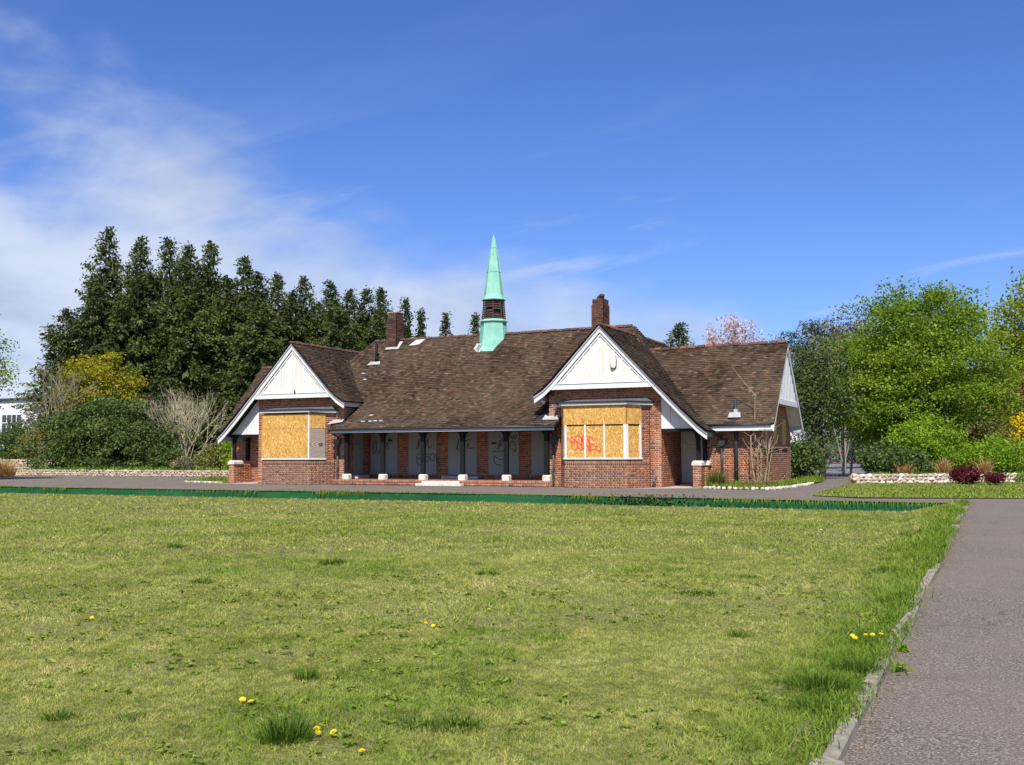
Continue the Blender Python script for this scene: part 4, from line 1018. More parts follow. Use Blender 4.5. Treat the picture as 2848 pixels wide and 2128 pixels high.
# slight unevenness of the faces
off = RNG.normal(0, .0012, len(b)); b[:, 0] += b[:, 4]*off; b[:, 1] -= b[:, 3]*off
V, F = brick_arrays(b[~one])
new_obj('brickwork', np_mesh('brickwork', V, F, {'rnd': np.tile(b[~one][:, 7], 5), 'tone': np.tile(b[~one][:, 8], 5)}), 'brick', PAV)['kind'] = 'stuff'
cache = {}
for r in b[one]:
    key = (round(r[5], 2), round(r[6], 3), round(r[7]*6), round(r[8], 1))
    if key not in cache:
        t = np.array([[0, 0, 0, 1, 0, key[0], key[1], key[2]/6, key[3]]]); V, F = brick_arrays(t)
        me = np_mesh('brick', V, F, {'rnd': np.full(5, key[2]/6), 'tone': np.full(5, key[3])}); me.materials.append(MATS['brick']); cache[key] = me
    o = bpy.data.objects.new('brick', cache[key]); COL.objects.link(o); o.parent = PAV
    o.matrix_parent_inverse = Matrix.Translation(-Vector(PAV.location))
    o.location = r[:3]; o.rotation_euler = (0, 0, math.atan2(r[4], r[3]))

# ------------------------------------------------------------------ walls of stones
def stone_mesh(nm, seed, sub=1):
    r = random.Random(seed); vs = []
    base = [(x, y, z) for x in (-1, 1) for y in (-1, 1) for z in (-1, 1)]+[(1.25, 0, 0), (-1.25, 0, 0), (0, 1.25, 0), (0, -1.25, 0), (0, 0, 1.25), (0, 0, -1.25)]
    for v in base:
        v = Vector(v); v = v.normalized()*(.60 if abs(v.x) == 1 and abs(v.y) == 1 else .54)*r.uniform(.86, 1.12); vs.append(v)
    I = lambda x, y, z: (x > 0)*4+(y > 0)*2+(z > 0)
    fs = []
    for ax_, (c0, c1) in enumerate(((8, 9), (10, 11), (12, 13))):
        for sg, c_ in ((1, c0), (-1, c1)):
            q = []
            for a, b_ in ((-1, -1), (1, -1), (1, 1), (-1, 1)):
                t = [0, 0, 0]; t[ax_] = sg; t[(ax_+1) % 3] = a; t[(ax_+2) % 3] = b_; q.append(I(*t))
            if sg < 0: q = q[::-1]
            fs += [(q[i], q[(i+1) % 4], c_) for i in range(4)]
    return vs, fs
STONES = {}
def stone_set(mat):
    out = []
    for k in range(12):
        v, f = stone_mesh('stone', k+40); me = bpy.data.meshes.new('stone'); me.from_pydata(v, [], f)
        at_ = me.attributes.new('rnd', 'FLOAT', 'FACE'); at_.data.foreach_set('value', [random.random()]*len(f))
        me.materials.append(MATS[mat]); me.update(); out.append(me)
    STONES[mat] = out
stone_set('wall_stone'); stone_set('white_stone')
def stone(par, mat, p, sx, sy, sz, rz):
    o = bpy.data.objects.new('stone', random.choice(STONES[mat])); COL.objects.link(o); o.parent = par
    o.matrix_parent_inverse = Matrix.Translation(-Vector(par.location))
    o.location = p; o.scale = (sx, sy, sz); o.rotation_euler = (random.uniform(-.25, .25), random.uniform(-.25, .25), rz+random.uniform(-.2, .2)); return o
def stone_wall(name, label, pts, zt, course, wd, mat, core='mortar', limit=300, zb=0.0, thick=.34):
    par = thing(name, label, 'wall', (pts[0][0], pts[0][1], 0)); n = 0
    for (a, b_) in zip(pts[:-1], pts[1:]):
        a, b_ = Vector((*a, 0)), Vector((*b_, 0)); d = b_-a; L = d.length; U = d.normalized(); N = Vector((U.y, -U.x, 0))
        q = MB(); q.obox((a.x-N.x*.06, a.y-N.y*.06), U[:2], L, (-N.x, -N.y), thick-.1, zb-.05, zb+zt-course*.45); q.build('core', core, par)
        k = 0; z = zb+course*.45
        while z < zb+zt:
            u = random.uniform(0, wd)
            while u < L:
                w_ = wd*random.uniform(.6, 1.6); top = z+course > zb+zt
                p = a+U*(u+w_/2)-N*(thick*.3+random.uniform(-.02, .02))
                o = stone(par, mat, (p.x, p.y, z), w_*1.0, thick*.75, course*random.uniform(.85, 1.35), math.atan2(U.y, U.x)); n += 1
                u += w_
            z += course; k += 1
    return par
stone_wall('stone_wall', 'long low wall of pale stones in front of the shrubs left of the pavilion', [(-56.2, 45.8), (-38.5, 45.9), (-34.8, 46.4)], .36, .125, .235, 'wall_stone')
stone_wall('stone_wall', 'taller pale stone retaining wall at the far left behind dry grass', [(-66, 49.6), (-58, 48.9), (-54.6, 49.0)], .98, .165, .30, 'wall_stone')
stone_wall('stone_wall', 'white rubble wall along the planting bed right of the path', [(-5.55, 44.2), (-5.5, 43.1), (-2.0, 45.3), (1.2, 47.2), (6, 50)], .38, .13, .20, 'white_stone')
edg = thing('stone_edging', 'curved row of small white stones edging the bed beside the right wing', 'edging', (-8.3, 34.9, 0))
path_ = [(-9.35, 35.2), (-8.9, 35.02), (-8.3, 34.9), (-7.7, 34.8), (-7.2, 34.8), (-6.95, 35.3), (-6.8, 36.5), (-6.75, 38), (-6.75, 40), (-6.85, 42)]
for (a, b_) in zip(path_[:-1], path_[1:]):
    L = math.hypot(b_[0]-a[0], b_[1]-a[1]); n = max(1, int(L/.16))
    for i in range(n):
        t = (i+.5)/n; stone(edg, 'white_stone', (a[0]+(b_[0]-a[0])*t+random.uniform(-.02, .02), a[1]+(b_[1]-a[1])*t, .045), random.uniform(.13, .2), random.uniform(.12, .17), random.uniform(.09, .14), random.random()*3)
edg2 = thing('stone_edging', 'short row of pale stones at the foot of the left porch', 'edging', (-32, 36, 0))
for i in range(18):
    stone(edg2, 'white_stone', (-33.4+i*.155, 36.2-.085*i*.5+random.uniform(-.03, .03), .03), .16, .14, .10, random.random()*3)

# ------------------------------------------------------------------ plants
def leaf_arrays(C, L, W, rng, up=.5, tdir=None, fold=.0):
    n = len(C); N = rng.normal(0, 1, (n, 3)); N[:, 2] += up; N /= np.linalg.norm(N, axis=1)[:, None]
    t = rng.normal(0, 1, (n, 3)) if tdir is None else tdir+rng.normal(0, .35, (n, 3))
    t -= N*(t*N).sum(1)[:, None]; t /= np.linalg.norm(t, axis=1)[:, None]+1e-9
    s_ = np.cross(N, t)
    L = (L*rng.uniform(.7, 1.3, n))[:, None]; W = (W*rng.uniform(.7, 1.3, n))[:, None]
    V = np.stack([C-t*L*.5, C+s_*W*.5+N*fold*L, C+t*L*.5, C-s_*W*.5+N*fold*L], 1).reshape(-1, 3)
    F = np.arange(n)[:, None]*4+np.array([0, 1, 2, 3])
    return V, F
def leaf_mesh(nm, C, L, W, rng, mat, up=.5, tdir=None, rnd=None):
    V, F = leaf_arrays(C, L, W, rng, up, tdir)
    me = np_mesh(nm, V, F, {'rnd': rng.random(len(C)) if rnd is None else rnd}); me.materials.append(MATS[mat]); return me
def seg_mesh(nm, segs, mat, n=4):
    """segs: (p0, p1, r0, r1)"""
    P0 = np.array([s_[0] for s_ in segs], float); P1 = np.array([s_[1] for s_ in segs], float)
    R0 = np.array([s_[2] for s_ in segs])[:, None]; R1 = np.array([s_[3] for s_ in segs])[:, None]
    t = P1-P0; t /= np.linalg.norm(t, axis=1)[:, None]+1e-9
    ref = np.where(np.abs(t[:, 2:3]) > .8, np.array([[1., 0, 0]]), np.array([[0, 0, 1.]]))
    x = np.cross(ref, t); x /= np.linalg.norm(x, axis=1)[:, None]+1e-9; y = np.cross(t, x)
    rings = []
    for P, R_ in ((P0, R0), (P1+t*R1*.5, R1)):
        for k in range(n):
            a = 2*math.pi*k/n; rings.append(P+(x*math.cos(a)+y*math.sin(a))*R_)
    V = np.stack(rings, 1).reshape(-1, 3); m = len(P0)
    F = np.concatenate([np.arange(m)[:, None]*2*n+np.array([k, (k+1) % n, n+(k+1) % n, n+k]) for k in range(n)])
    me = np_mesh(nm, V, F, smooth=True); me.materials.append(MATS[mat]); return me
def curve_segs(a, b_, r0, r1, rng, n=5, bend=.12, up=0.0):
    a, b_ = np.array(a, float), np.array(b_, float); L = np.linalg.norm(b_-a); ctl = (a+b_)/2+rng.normal(0, bend*L, 3); ctl[2] += up*L
    pts = [(1-t)**2*a+2*t*(1-t)*ctl+t*t*b_ for t in np.linspace(0, 1, n+1)]
    return [(pts[i], pts[i+1], r0+(r1-r0)*i/n, r0+(r1-r0)*(i+1)/n) for i in range(n)], pts
def lumps(D, rng, k=9, amp=.3):
    """bumpy multiplier for directions D"""
    c = rng.normal(0, 1, (k, 3)); c /= np.linalg.norm(c, axis=1)[:, None]
    g_ = np.exp(-(1-D@c.T)*5.0)*rng.uniform(-.6, 1, k)
    return 1+amp*g_.sum(1)
def broadleaf(name, label, loc, H, crown, ncl, per, leaf, mat, bark='bark', trunk=.16, stems=1, seed=1, group=None, cat='tree', csize=.5, up=.6, flat=.55, limbs=9, lump=.3, pw=2.2, aspect=.75, lowfill=0, tdir=None, part='crown', twigs=True, shape=None, second=None):
    """crown=(cz, rx, ry, rz) ellipsoid; leaf clumps on limbs that grow from the trunk"""
    rng = np.random.default_rng(seed); t = thing(name, label, cat, loc, group, local=True)
    cz, rx, ry, rz = crown
    D = rng.normal(0, 1, (ncl, 3)); D /= np.linalg.norm(D, axis=1)[:, None]
    rr = rng.random(ncl)**(1/pw)*lumps(D, rng, 10, lump)
    P = D*rr[:, None]*np.array([rx, ry, rz])
    if shape is not None:
        k = shape(np.clip((P[:, 2]/rz+1)/2, 0, 1)); P[:, 0] *= k; P[:, 1] *= k
    P[:, 2] += cz; P[:, 2] = np.maximum(P[:, 2], .15+.25*rng.random(ncl))
    # limbs
    segs = []; nodes = []
    bases = [np.array([rng.normal(0, .12*(stems > 1)*rx), rng.normal(0, .12*(stems > 1)*ry), 0.0]) for _ in range(stems)]
    for s_ in range(stems):
        top = np.array([rng.normal(0, .08*rx)+bases[s_][0]*1.5, rng.normal(0, .08*ry)+bases[s_][1]*1.5, cz+rz*(.55 if stems == 1 else rng.uniform(-.1, .5))])
        sg, pts = curve_segs(bases[s_]-np.array([0, 0, .2]), top, trunk/(stems**.5), trunk*.25/(stems**.5), rng, 8, .03); segs += sg; nodes += pts[2:]
    idx = rng.choice(ncl, min(limbs, ncl), replace=False)
    for i in idx:
        nd = nodes[rng.integers(0, max(1, len(nodes)//2))] if len(nodes) else np.zeros(3)
        sg, pts = curve_segs(nd, P[i]*np.array([.92, .92, 1]), trunk*.38, trunk*.07, rng, 6, .08, .06); segs += sg; nodes = list(nodes)+pts[1:]
    if twigs:
        NA = np.array(nodes)
        for i in range(ncl):
            d = np.linalg.norm(NA-P[i], axis=1)+.4*np.maximum(0, NA[:, 2]-P[i, 2]); j = int(np.argmin(d))
            sg, _ = curve_segs(NA[j], P[i], trunk*.10, trunk*.03, rng, 3, .08, .05); segs += sg
    new_obj('trunk' if cat == 'tree' else 'stems', seg_mesh('trunk', segs, bark), None, t)
    n = ncl*per
    C = np.repeat(P, per, 0)+np.clip(rng.normal(0, 1, (n, 3)), -1.75, 1.75)*np.array([csize, csize, csize*flat])*np.repeat(rng.uniform(.65, 1.25, ncl), per)[:, None]
    C[:, 2] = np.maximum(C[:, 2], .04)
    rv = np.clip(np.repeat(rng.normal(0, .16, ncl), per)+rng.random(n), 0, 1)
    td = None if tdir is None else np.tile(np.array(tdir, float), (n, 1))
    new_obj(part, leaf_mesh(part, C, leaf, leaf*aspect, rng, mat, up, td, rv), None, t)
    if second:
        k = rng.random(n) < second[1]; new_obj(second[2], leaf_mesh(second[2], C[k]+rng.normal(0, .05, (k.sum(), 3)), leaf*second[3], leaf*second[3], rng, second[0], up), None, t)
    return t
# conifers: five grown once, then copied
def conifer_parts(seed, H=16.0, R_=4.0, dens=1.0, nb=230, leafL=.285, k0=.68):
    rng = np.random.default_rng(seed); segs, _ = curve_segs((0, 0, -.2), (rng.normal(0, .1), rng.normal(0, .1), H*.99), .26, .02, rng, 10, .004)
    Cs, Ts, Rn = [], [], []
    ph = rng.random(4)*6.28
    for i in range(nb):
        f = (i+rng.random())/nb; z = H*(.03+.965*f**.95); rel = 1-z/H
        Lb = R_*(rel**k0)*rng.uniform(.62, 1.12)*(1+.18*math.sin(z*1.9+ph[0])*math.sin(z*.8+ph[1]))+.10
        a = rng.random()*6.283; d = np.array([math.cos(a), math.sin(a), 0]); rise = .34 if rel < .35 else .10
        end = np.array([0, 0, z])+d*Lb+np.array([0, 0, Lb*rise*rng.uniform(.3, 1.4)])
        st = np.array([0, 0, z]); segs.append((st, st+(end-st)*.85, .035*rel+.012, .006))
        m_ = max(6, int(Lb*9.6*dens)); t = .18+.86*rng.random(m_)**.72
        P = st+(end-st)*t[:, None]; side = np.array([-d[1], d[0], 0])
        P = P+side*(rng.normal(0, .20, m_)*(.3+t)*Lb*.42)[:, None]+rng.normal(0, .09, (m_, 3)); P[:, 2] -= (t**2.2)*Lb*.16+np.abs(rng.normal(0, .14, m_))
        sub = 3
        Pq = np.repeat(P, sub, 0)+rng.normal(0, .13, (m_*sub, 3)); Cs.append(Pq)
        dr = d*.75+np.array([0, 0, -.75 if rel > .12 else .3]); Ts.append(np.tile(dr, (m_*sub, 1))+np.outer(rng.normal(0, .5, m_*sub), side))
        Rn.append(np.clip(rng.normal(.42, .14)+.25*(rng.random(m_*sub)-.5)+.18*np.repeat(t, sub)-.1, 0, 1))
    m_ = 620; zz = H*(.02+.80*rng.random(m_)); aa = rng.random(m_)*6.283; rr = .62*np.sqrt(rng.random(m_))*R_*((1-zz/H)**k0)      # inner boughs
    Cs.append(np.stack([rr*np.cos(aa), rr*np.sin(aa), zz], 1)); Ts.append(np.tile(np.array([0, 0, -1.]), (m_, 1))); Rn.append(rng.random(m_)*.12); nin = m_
    C = np.concatenate(Cs); T_ = np.concatenate(Ts); rn = np.concatenate(Rn); C[:, 2] = np.maximum(C[:, 2], .1)
    sz = np.full(len(C), leafL); sz[-nin:] = .85
    V, F = leaf_arrays(C, sz, sz*.45, rng, .25, T_)
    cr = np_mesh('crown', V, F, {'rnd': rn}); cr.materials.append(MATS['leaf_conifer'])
    return seg_mesh('trunk', segs, 'bark_dark', 4), cr
CON = [conifer_parts(s_) for s_ in (3, 8, 15, 21)]
THIN = [conifer_parts(s_, 16, 2.6, .62, 150, .32, .9) for s_ in (31, 37)]
def conifer(loc, H, wf, rz, k, label, thin=False):
    t = thing('conifer_tree', label, 'tree', loc, 'conifers in the row behind the pavilion', local=True, rz=rz)
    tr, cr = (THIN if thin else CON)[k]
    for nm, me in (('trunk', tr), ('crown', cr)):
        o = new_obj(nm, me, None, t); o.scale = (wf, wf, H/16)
    return t
rows = [(-65.0, 61.0, 19.3, 1.13, 'tallest dark conifer with a pointed top at the left of the row'), (-62.6, 62.2, 18.5, 1.12, 'second tall conifer from the left in the dark row'),
 (-62.3, 65.0, 19.0, 1.08, 'third tall conifer from the left, with a broad blunt top'), (-59.8, 64.7, 18.2, 1.04, 'fourth tall conifer from the left, narrow-topped'),
 (-59.7, 67.0, 18.8, 1.1, 'fifth tall conifer from the left, with a thin spire top'), (-57.0, 68.3, 17.5, 1.16, 'sixth tall conifer, just right of the tallest group'),
 (-54.1, 66.5, 15.6, 1.16, 'mid-height conifer where the row begins to drop'), (-55.2, 70.5, 16.2, 0.98, 'slender conifer behind the mid-height one above the left gable'),
 (-53.2, 71.4, 16.0, 1.04, 'conifer rising straight above the left gable ridge'), (-51.8, 73.2, 15.8, 1.04, 'conifer above the right slope of the left gable'),
 (-50.4, 74.0, 15.1, 0.92, 'slim conifer just left of the left chimney'), (-49.6, 75.4, 15.3, 0.98, 'conifer second to the left of the left chimney'),
 (-49.0, 77.0, 15.5, 0.92, 'conifer directly behind the left chimney'), (-47.6, 78.6, 14.8, 0.98, 'thin conifer just right of the left chimney', 1),
 (-46.9, 80.2, 14.0, 0.92, 'second thin conifer right of the left chimney', 1), (-45.8, 82.8, 13.9, 0.98, 'thin conifer midway between left chimney and spire', 1),
 (-43.4, 84.0, 13.8, 1.04, 'small conifer top showing just left of the copper spire', 1), (-23.7, 82.3, 11.6, 1.1, 'single small conifer top above the right wing ridge', 0),
 (-63.6, 58.6, 14.6, 1.13, 'broad conifer on the left shoulder of the row'), (-65.6, 57.6, 12.3, 1.16, 'lower conifer stepping down at the left edge of the row'),
 (-59.8, 59.2, 14.9, 1.3, 'broad conifer in front of the tall group, behind the golden shrub'),
 (-56.8, 61.4, 14.2, 1.24, 'broad conifer in front of the row, above the bare bush'), (-51.5, 63.5, 12.6, 1.3, 'broad conifer just left of the left gable peak'),
 (-47.0, 68.0, 12.4, 1.24, 'broad conifer low behind the left gable and verandah roof'), (-55.8, 64.6, 15.2, 1.13, 'bushy conifer filling the row between tall group and left gable'), (-58.5, 62.8, 16.6, 1.1, 'bushy conifer between the second and fifth tall ones'), (-52.6, 69.0, 14.4, 1.05, 'bushy conifer filling the row above the left gable'), (-50.0, 71.5, 13.8, 1.0, 'bushy conifer left of the left chimney'), (-47.6, 74.5, 13.2, 1.0, 'bushy conifer low behind the left chimney'), (-63.9, 64.5, 16.2, 1.2, 'dark conifer behind the gap between the two tallest ones'), (-60.9, 68.0, 16.4, 1.2, 'dark conifer behind the third and fourth tall ones'), (-57.6, 71.5, 15.0, 1.2, 'dark conifer behind the dip right of the tall group'), (-53.9, 74.5, 14.2, 1.2, 'dark conifer behind the row above the left gable slope'), (-51.4, 78.0, 13.6, 1.2, 'dark conifer behind the row left of the left chimney'), (-44.4, 73.0, 11.6, 1.08, 'low conifer behind the verandah roof beside the left chimney')]
for i, r in enumerate(rows): conifer((r[0], r[1], .3), r[2], r[3], i*1.9, i % (2 if len(r) > 5 and r[5] else 4), r[4], len(r) > 5 and bool(r[5]))

# trees and shrubs at the left
broadleaf('golden_tree', 'rounded golden-leaved tree in front of the dark conifers', (-56.6, 52.7, .3), 8.4, (5.0, 2.35, 2.3, 2.9), 180, 120, .18, 'leaf_gold', seed=5, lump=.16, csize=.46, stems=3, trunk=.14)
broadleaf('large_shrub', 'large dark evergreen shrub behind the low stone wall', (-50.2, 48.6, .26), 4.7, (2.0, 3.6, 2.0, 2.5), 230, 120, .16, 'leaf_shrub', 'bark_dark', .12, 5, 9, None, 'shrub', .42, twigs=False, lump=.5)
broadleaf('large_shrub', 'second dark evergreen shrub left of the largest one', (-53.6, 48.3, .26), 4.2, (1.9, 2.3, 1.8, 2.2), 130, 120, .16, 'leaf_shrub', 'bark_dark', .1, 4, 19, None, 'shrub', .40, twigs=False, lump=.5)
broadleaf('hedge_shrub', 'loose green shrub above the taller stone wall at the left', (-56.6, 50.8, .4), 2.9, (1.4, 2.2, 1.3, 1.3), 100, 90, .15, 'leaf_shrub', 'bark_dark', .07, 4, 23, 'shrubs over the left wall', 'shrub', .36, twigs=False)
broadleaf('hedge_shrub', 'dull green shrub in front of the white building', (-59.6, 50.6, .4), 2.9, (1.4, 2.2, 1.3, 1.4), 100, 90, .15, 'leaf_olive', 'bark_dark', .07, 4, 29, 'shrubs over the left wall', 'shrub', .36, twigs=False)
broadleaf('hedge_shrub', 'dark shrub at the left frame edge below the white building', (-62.8, 51.2, .4), 3.1, (1.5, 2.2, 1.3, 1.6), 100, 90, .15, 'leaf_shrub', 'bark_dark', .07, 4, 33, 'shrubs over the left wall', 'shrub', .36, twigs=False)
broadleaf('clipped_bush', 'small round clipped dark bush behind the low stone wall', (-45.4, 47.4, .26), 1.6, (.72, .95, .85, .78), 110, 60, .11, 'leaf_shrub', 'bark_dark', .05, 4, 41, None, 'bush', .17, twigs=False, lump=.08, pw=4)
broadleaf('grey_bush', 'small blue-grey bush hanging over the low stone wall', (-43.2, 46.7, .2), 1.0, (.42, .75, .55, .45), 60, 60, .10, 'leaf_grey', 'bark_dark', .04, 4, 43, None, 'bush', .16, twigs=False)
broadleaf('bright_shrub', 'bright green shrub beside the left porch', (-39.8, 48.0, .26), 2.4, (1.15, 1.5, 1.1, 1.2), 90, 70, .15, 'leaf_bright', 'bark', .06, 4, 45, None, 'shrub', .3, twigs=False)
broadleaf('mixed_shrub', 'pale straggly shrub between bare bush and bright shrub', (-42.0, 48.6, .26), 1.7, (.8, 1.4, 1.0, .85), 70, 60, .14, 'leaf_olive', 'twig_grey', .05, 5, 47, None, 'shrub', .3)
broadleaf('mixed_shrub', 'low olive shrub nearest the left porch pier', (-36.6, 46.9, .2), 1.2, (.55, 1.3, .8, .6), 70, 60, .13, 'leaf_olive', 'twig_grey', .04, 5, 49, None, 'shrub', .28)
broadleaf('leafing_tree', 'tree coming into leaf, cut off by the left edge', (-47.7, 34.6, 0), 8.5, (5.5, 2.7, 2.7, 3.1), 200, 130, .13, 'leaf_acer', 'bark_dark', .17, 1, 53, None, 'tree', .42)
# right-hand side
broadleaf('maple_tree', 'large fresh-green maple right of the pavilion', (-3.75, 56.6, .25), 9.9, (4.75, 4.15, 3.8, 4.5), 430, 200, .145, 'leaf_acer', 'bark', .24, 1, 61, None, 'tree', .52, limbs=24, lump=.18, pw=2.6, flat=.44, up=1.2, shape=lambda h: np.interp(h, [0, .25, .55, .8, 1], [.95, 1.10, 1.06, .95, .9]))
broadleaf('maple_shrub', 'bright green maple shrub at the foot of the large maple', (-3.2, 50.8, .25), 2.7, (1.35, 1.55, 1.3, 1.3), 150, 110, .115, 'leaf_bright', 'bark', .07, 4, 67, None, 'shrub', .27, up=1.0)
broadleaf('willow_tree', 'yellow-green tree at the right edge of the picture', (4.6, 72.5, .3), 14.5, (7.9, 5.4, 4.6, 6.6), 360, 110, .20, 'leaf_willow', 'bark_dark', .26, 1, 71, None, 'tree', .58, limbs=18, shape=lambda h: np.interp(h, [0, .3, .7, 1], [1.0, 1.1, .9, .75]))
broadleaf('willow_tree', 'smaller pale green tree between the maple and the right-edge tree', (-.2, 71.5, .3), 9.4, (5.4, 2.5, 2.2, 4.0), 140, 90, .19, 'leaf_willow', 'bark_dark', .16, 1, 73, None, 'tree', .5)
def pine(loc, H, crown, seed, label):
    return broadleaf('pine_tree', label, loc, H, crown, 200, 110, .28, 'leaf_conifer_dark', 'bark_dark', .22, 1, seed, 'dark pines right of the pavilion', 'tree', .55, aspect=.3, flat=.6, limbs=12, up=.5)
pine((-13.2, 82.0, .2), 11.5, (6.9, 3.6, 3.2, 4.7), 81, 'dark pine just right of the wing gable')
pine((-8.9, 88.0, .2), 13.2, (7.9, 3.8, 3.4, 5.2), 83, 'taller dark pine behind the left side of the maple')
broadleaf('slender_tree', 'slender open tree with bronze young leaves left of the maple', (-7.9, 61.0, .1), 10.2, (6.6, 1.7, 1.7, 3.7), 60, 24, .15, 'leaf_olive', 'twig_grey', .10, 2, 87, None, 'tree', .38, lump=.4, second=('leaf_bronze', .35, 'young_leaves', .9))
broadleaf('small_tree', 'small dark-leaved tree with a dark trunk beside the court path', (-7.75, 50.6, .0), 6.3, (4.2, 1.45, 1.4, 2.4), 95, 60, .13, 'leaf_shrub', 'bark_dark', .16, 1, 89, None, 'tree', .34)
broadleaf('side_bush', 'dark leafy bush against the back corner of the right wing', (-8.0, 46.2, .05), 1.7, (.8, .95, 1.1, .9), 90, 60, .13, 'leaf_shrub', 'bark_dark', .05, 4, 91, None, 'bush', .24, twigs=False)
broadleaf('dark_shrub', 'low dark shrub in the shade under the maple', (-4.6, 49.2, .22), 1.3, (.6, 1.5, 1.2, .7), 100, 60, .14, 'leaf_shrub', 'bark_dark', .05, 4, 93, None, 'shrub', .26, twigs=False)
broadleaf('olive_shrub', 'tall olive-green shrub right of the maple shrub', (-1.2, 55.0, .25), 2.9, (1.45, 1.6, 1.4, 1.4), 110, 65, .13, 'leaf_olive', 'twig_grey', .06, 5, 95, None, 'shrub', .3)
broadleaf('spreading_shrub', 'low spreading yellow-green shrub in the right bed', (-.4, 52.2, .22), 1.6, (.72, 2.1, 1.4, .85), 150, 65, .12, 'leaf_bright', 'twig_grey', .06, 6, 97, None, 'shrub', .26, up=1.0)
broadleaf('green_shrub', 'plain green shrub at the right end of the white wall', (1.9, 50.6, .2), 1.2, (.55, 1.2, 1.0, .65), 90, 60, .12, 'leaf_acer', 'bark', .05, 5, 99, None, 'shrub', .25, twigs=False)
broadleaf('forsythia_bush', 'bright yellow flowering bush at the right edge', (1.5, 56.5, .25), 3.0, (1.75, 1.15, 1.1, 1.25), 110, 60, .13, 'flower_yellow', 'twig_brown', .05, 6, 101, None, 'bush', .26, part='blossom')
broadleaf('backing_shrub', 'dark brown thicket below the right-edge tree', (2.2, 66.0, .3), 5.5, (2.6, 3.6, 1.8, 2.8), 150, 40, .2, 'leaf_bronze', 'bark_dark', .12, 6, 103, None, 'shrub', .5)
broadleaf('backing_shrub', 'dark green thicket behind the court fence', (-15.5, 132, .0), 6, (3.0, 9.0, 2.0, 3.2), 260, 60, .42, 'leaf_shrub', 'bark_dark', .12, 6, 105, None, 'shrub', .9, twigs=False)
broadleaf('backing_shrub', 'dark thicket behind the maple at the end of the court', (-5.5, 128, .0), 7, (3.4, 6.0, 2.0, 3.6), 220, 60, .42, 'leaf_shrub', 'bark_dark', .12, 6, 107, None, 'shrub', .9, twigs=False)
broadleaf('backing_shrub', 'low dark shrubs along the left end of the court fence', (-21.5, 116, 0), 2.4, (1.1, 5.0, 1.2, 1.2), 120, 60, .3, 'leaf_shrub', 'bark_dark', .08, 6, 108, None, 'shrub', .5, twigs=False)
broadleaf('purple_plant', 'larger dark purple leafy plant in front of the white wall', (-1.35, 43.0, .02), .75, (.27, .48, .40, .30), 70, 55, .085, 'leaf_purple', 'bark_dark', .03, 6, 109, 'purple plants by the white wall', 'plant', .15, twigs=False, part='foliage')
broadleaf('purple_plant', 'smaller dark purple plant right of the larger one', (-.35, 41.6, .02), .45, (.16, .28, .25, .18), 40, 45, .075, 'leaf_purple', 'bark_dark', .02, 5, 111, 'purple plants by the white wall', 'plant', .11, twigs=False, part='foliage')
broadleaf('magnolia_tree', 'pink-white blossoming tree above the right wing ridge', (-15.9, 67.5, .2), 10.2, (6.6, 2.6, 2.4, 3.0), 130, 60, .17, 'flower_pink', 'twig_grey', .18, 2, 113, None, 'tree', .20, lump=.4, flat=2.2, part='blossom', tdir=(0, 0, 1))

# bare bushes: nothing but branching twigs
def bare(name, label, loc, H, spread, stems, seed, mat, levels=4, r=.035, lean=.5, split=(2, 4), cat='bush', sh=.62):
    rng = np.random.default_rng(seed); segs = []
    def grow(p, d, L, r_, lv):
        n = 3; q = p
        for k in range(n):
            d2 = d+rng.normal(0, .10, 3)+np.array([0, 0, .05]); d2 /= np.linalg.norm(d2); e = q+d2*L/n
            segs.append((q, e, r_*(1-.18*k), r_*(1-.18*(k+1)))); q = e; d = d2
            if lv > 0 and k > 0:
                for _ in range(rng.integers(*split)-1):
                    s_ = d+rng.normal(0, .42, 3); s_ /= np.linalg.norm(s_); grow(q, s_, L*sh*rng.uniform(.7, 1.15), r_*.52, lv-1)
        if lv > 0:
            s_ = d+rng.normal(0, .25, 3); s_ /= np.linalg.norm(s_); grow(q, s_, L*sh, r_*.55, lv-1)
    t = thing(name, label, cat, loc, None, local=True)
    for i in range(stems):
        a = rng.random()*6.283; l_ = lean*rng.uniform(.3, 1.15); d = np.array([math.cos(a)*l_*spread[0], math.sin(a)*l_*spread[1], 1.0]); d /= np.linalg.norm(d)
        grow(np.array([rng.normal(0, .12), rng.normal(0, .1), -.05]), d, H*.46, r*rng.uniform(.7, 1.1), levels-1)
    new_obj('branches', seg_mesh('branches', segs, mat, 3), None, t)
    return t
bare('bare_bush', 'leafless tan bush with fanned branches left of the pavilion', (-46.6, 50.4, .26), 5.4, (1.0, .9), 17, 201, 'twig_pale', 4, .045, .66)
bare('bare_tree', 'leafless grey tree in front of the white building', (-57.6, 50.2, .4), 7.2, (1, 1), 9, 203, 'twig_grey', 4, .07, .55, cat='tree')
bare('bare_tree', 'lower leafless grey tree left of the golden tree', (-60.4, 52.4, .4), 5.8, (1.1, 1), 8, 205, 'twig_grey', 4, .06, .62, cat='tree')
bare('bare_tree', 'bare branching crown behind the slender bronze tree', (-9.6, 72.0, .1), 10.4, (.8, .8), 4, 207, 'twig_grey', 4, .10, .35, cat='tree')
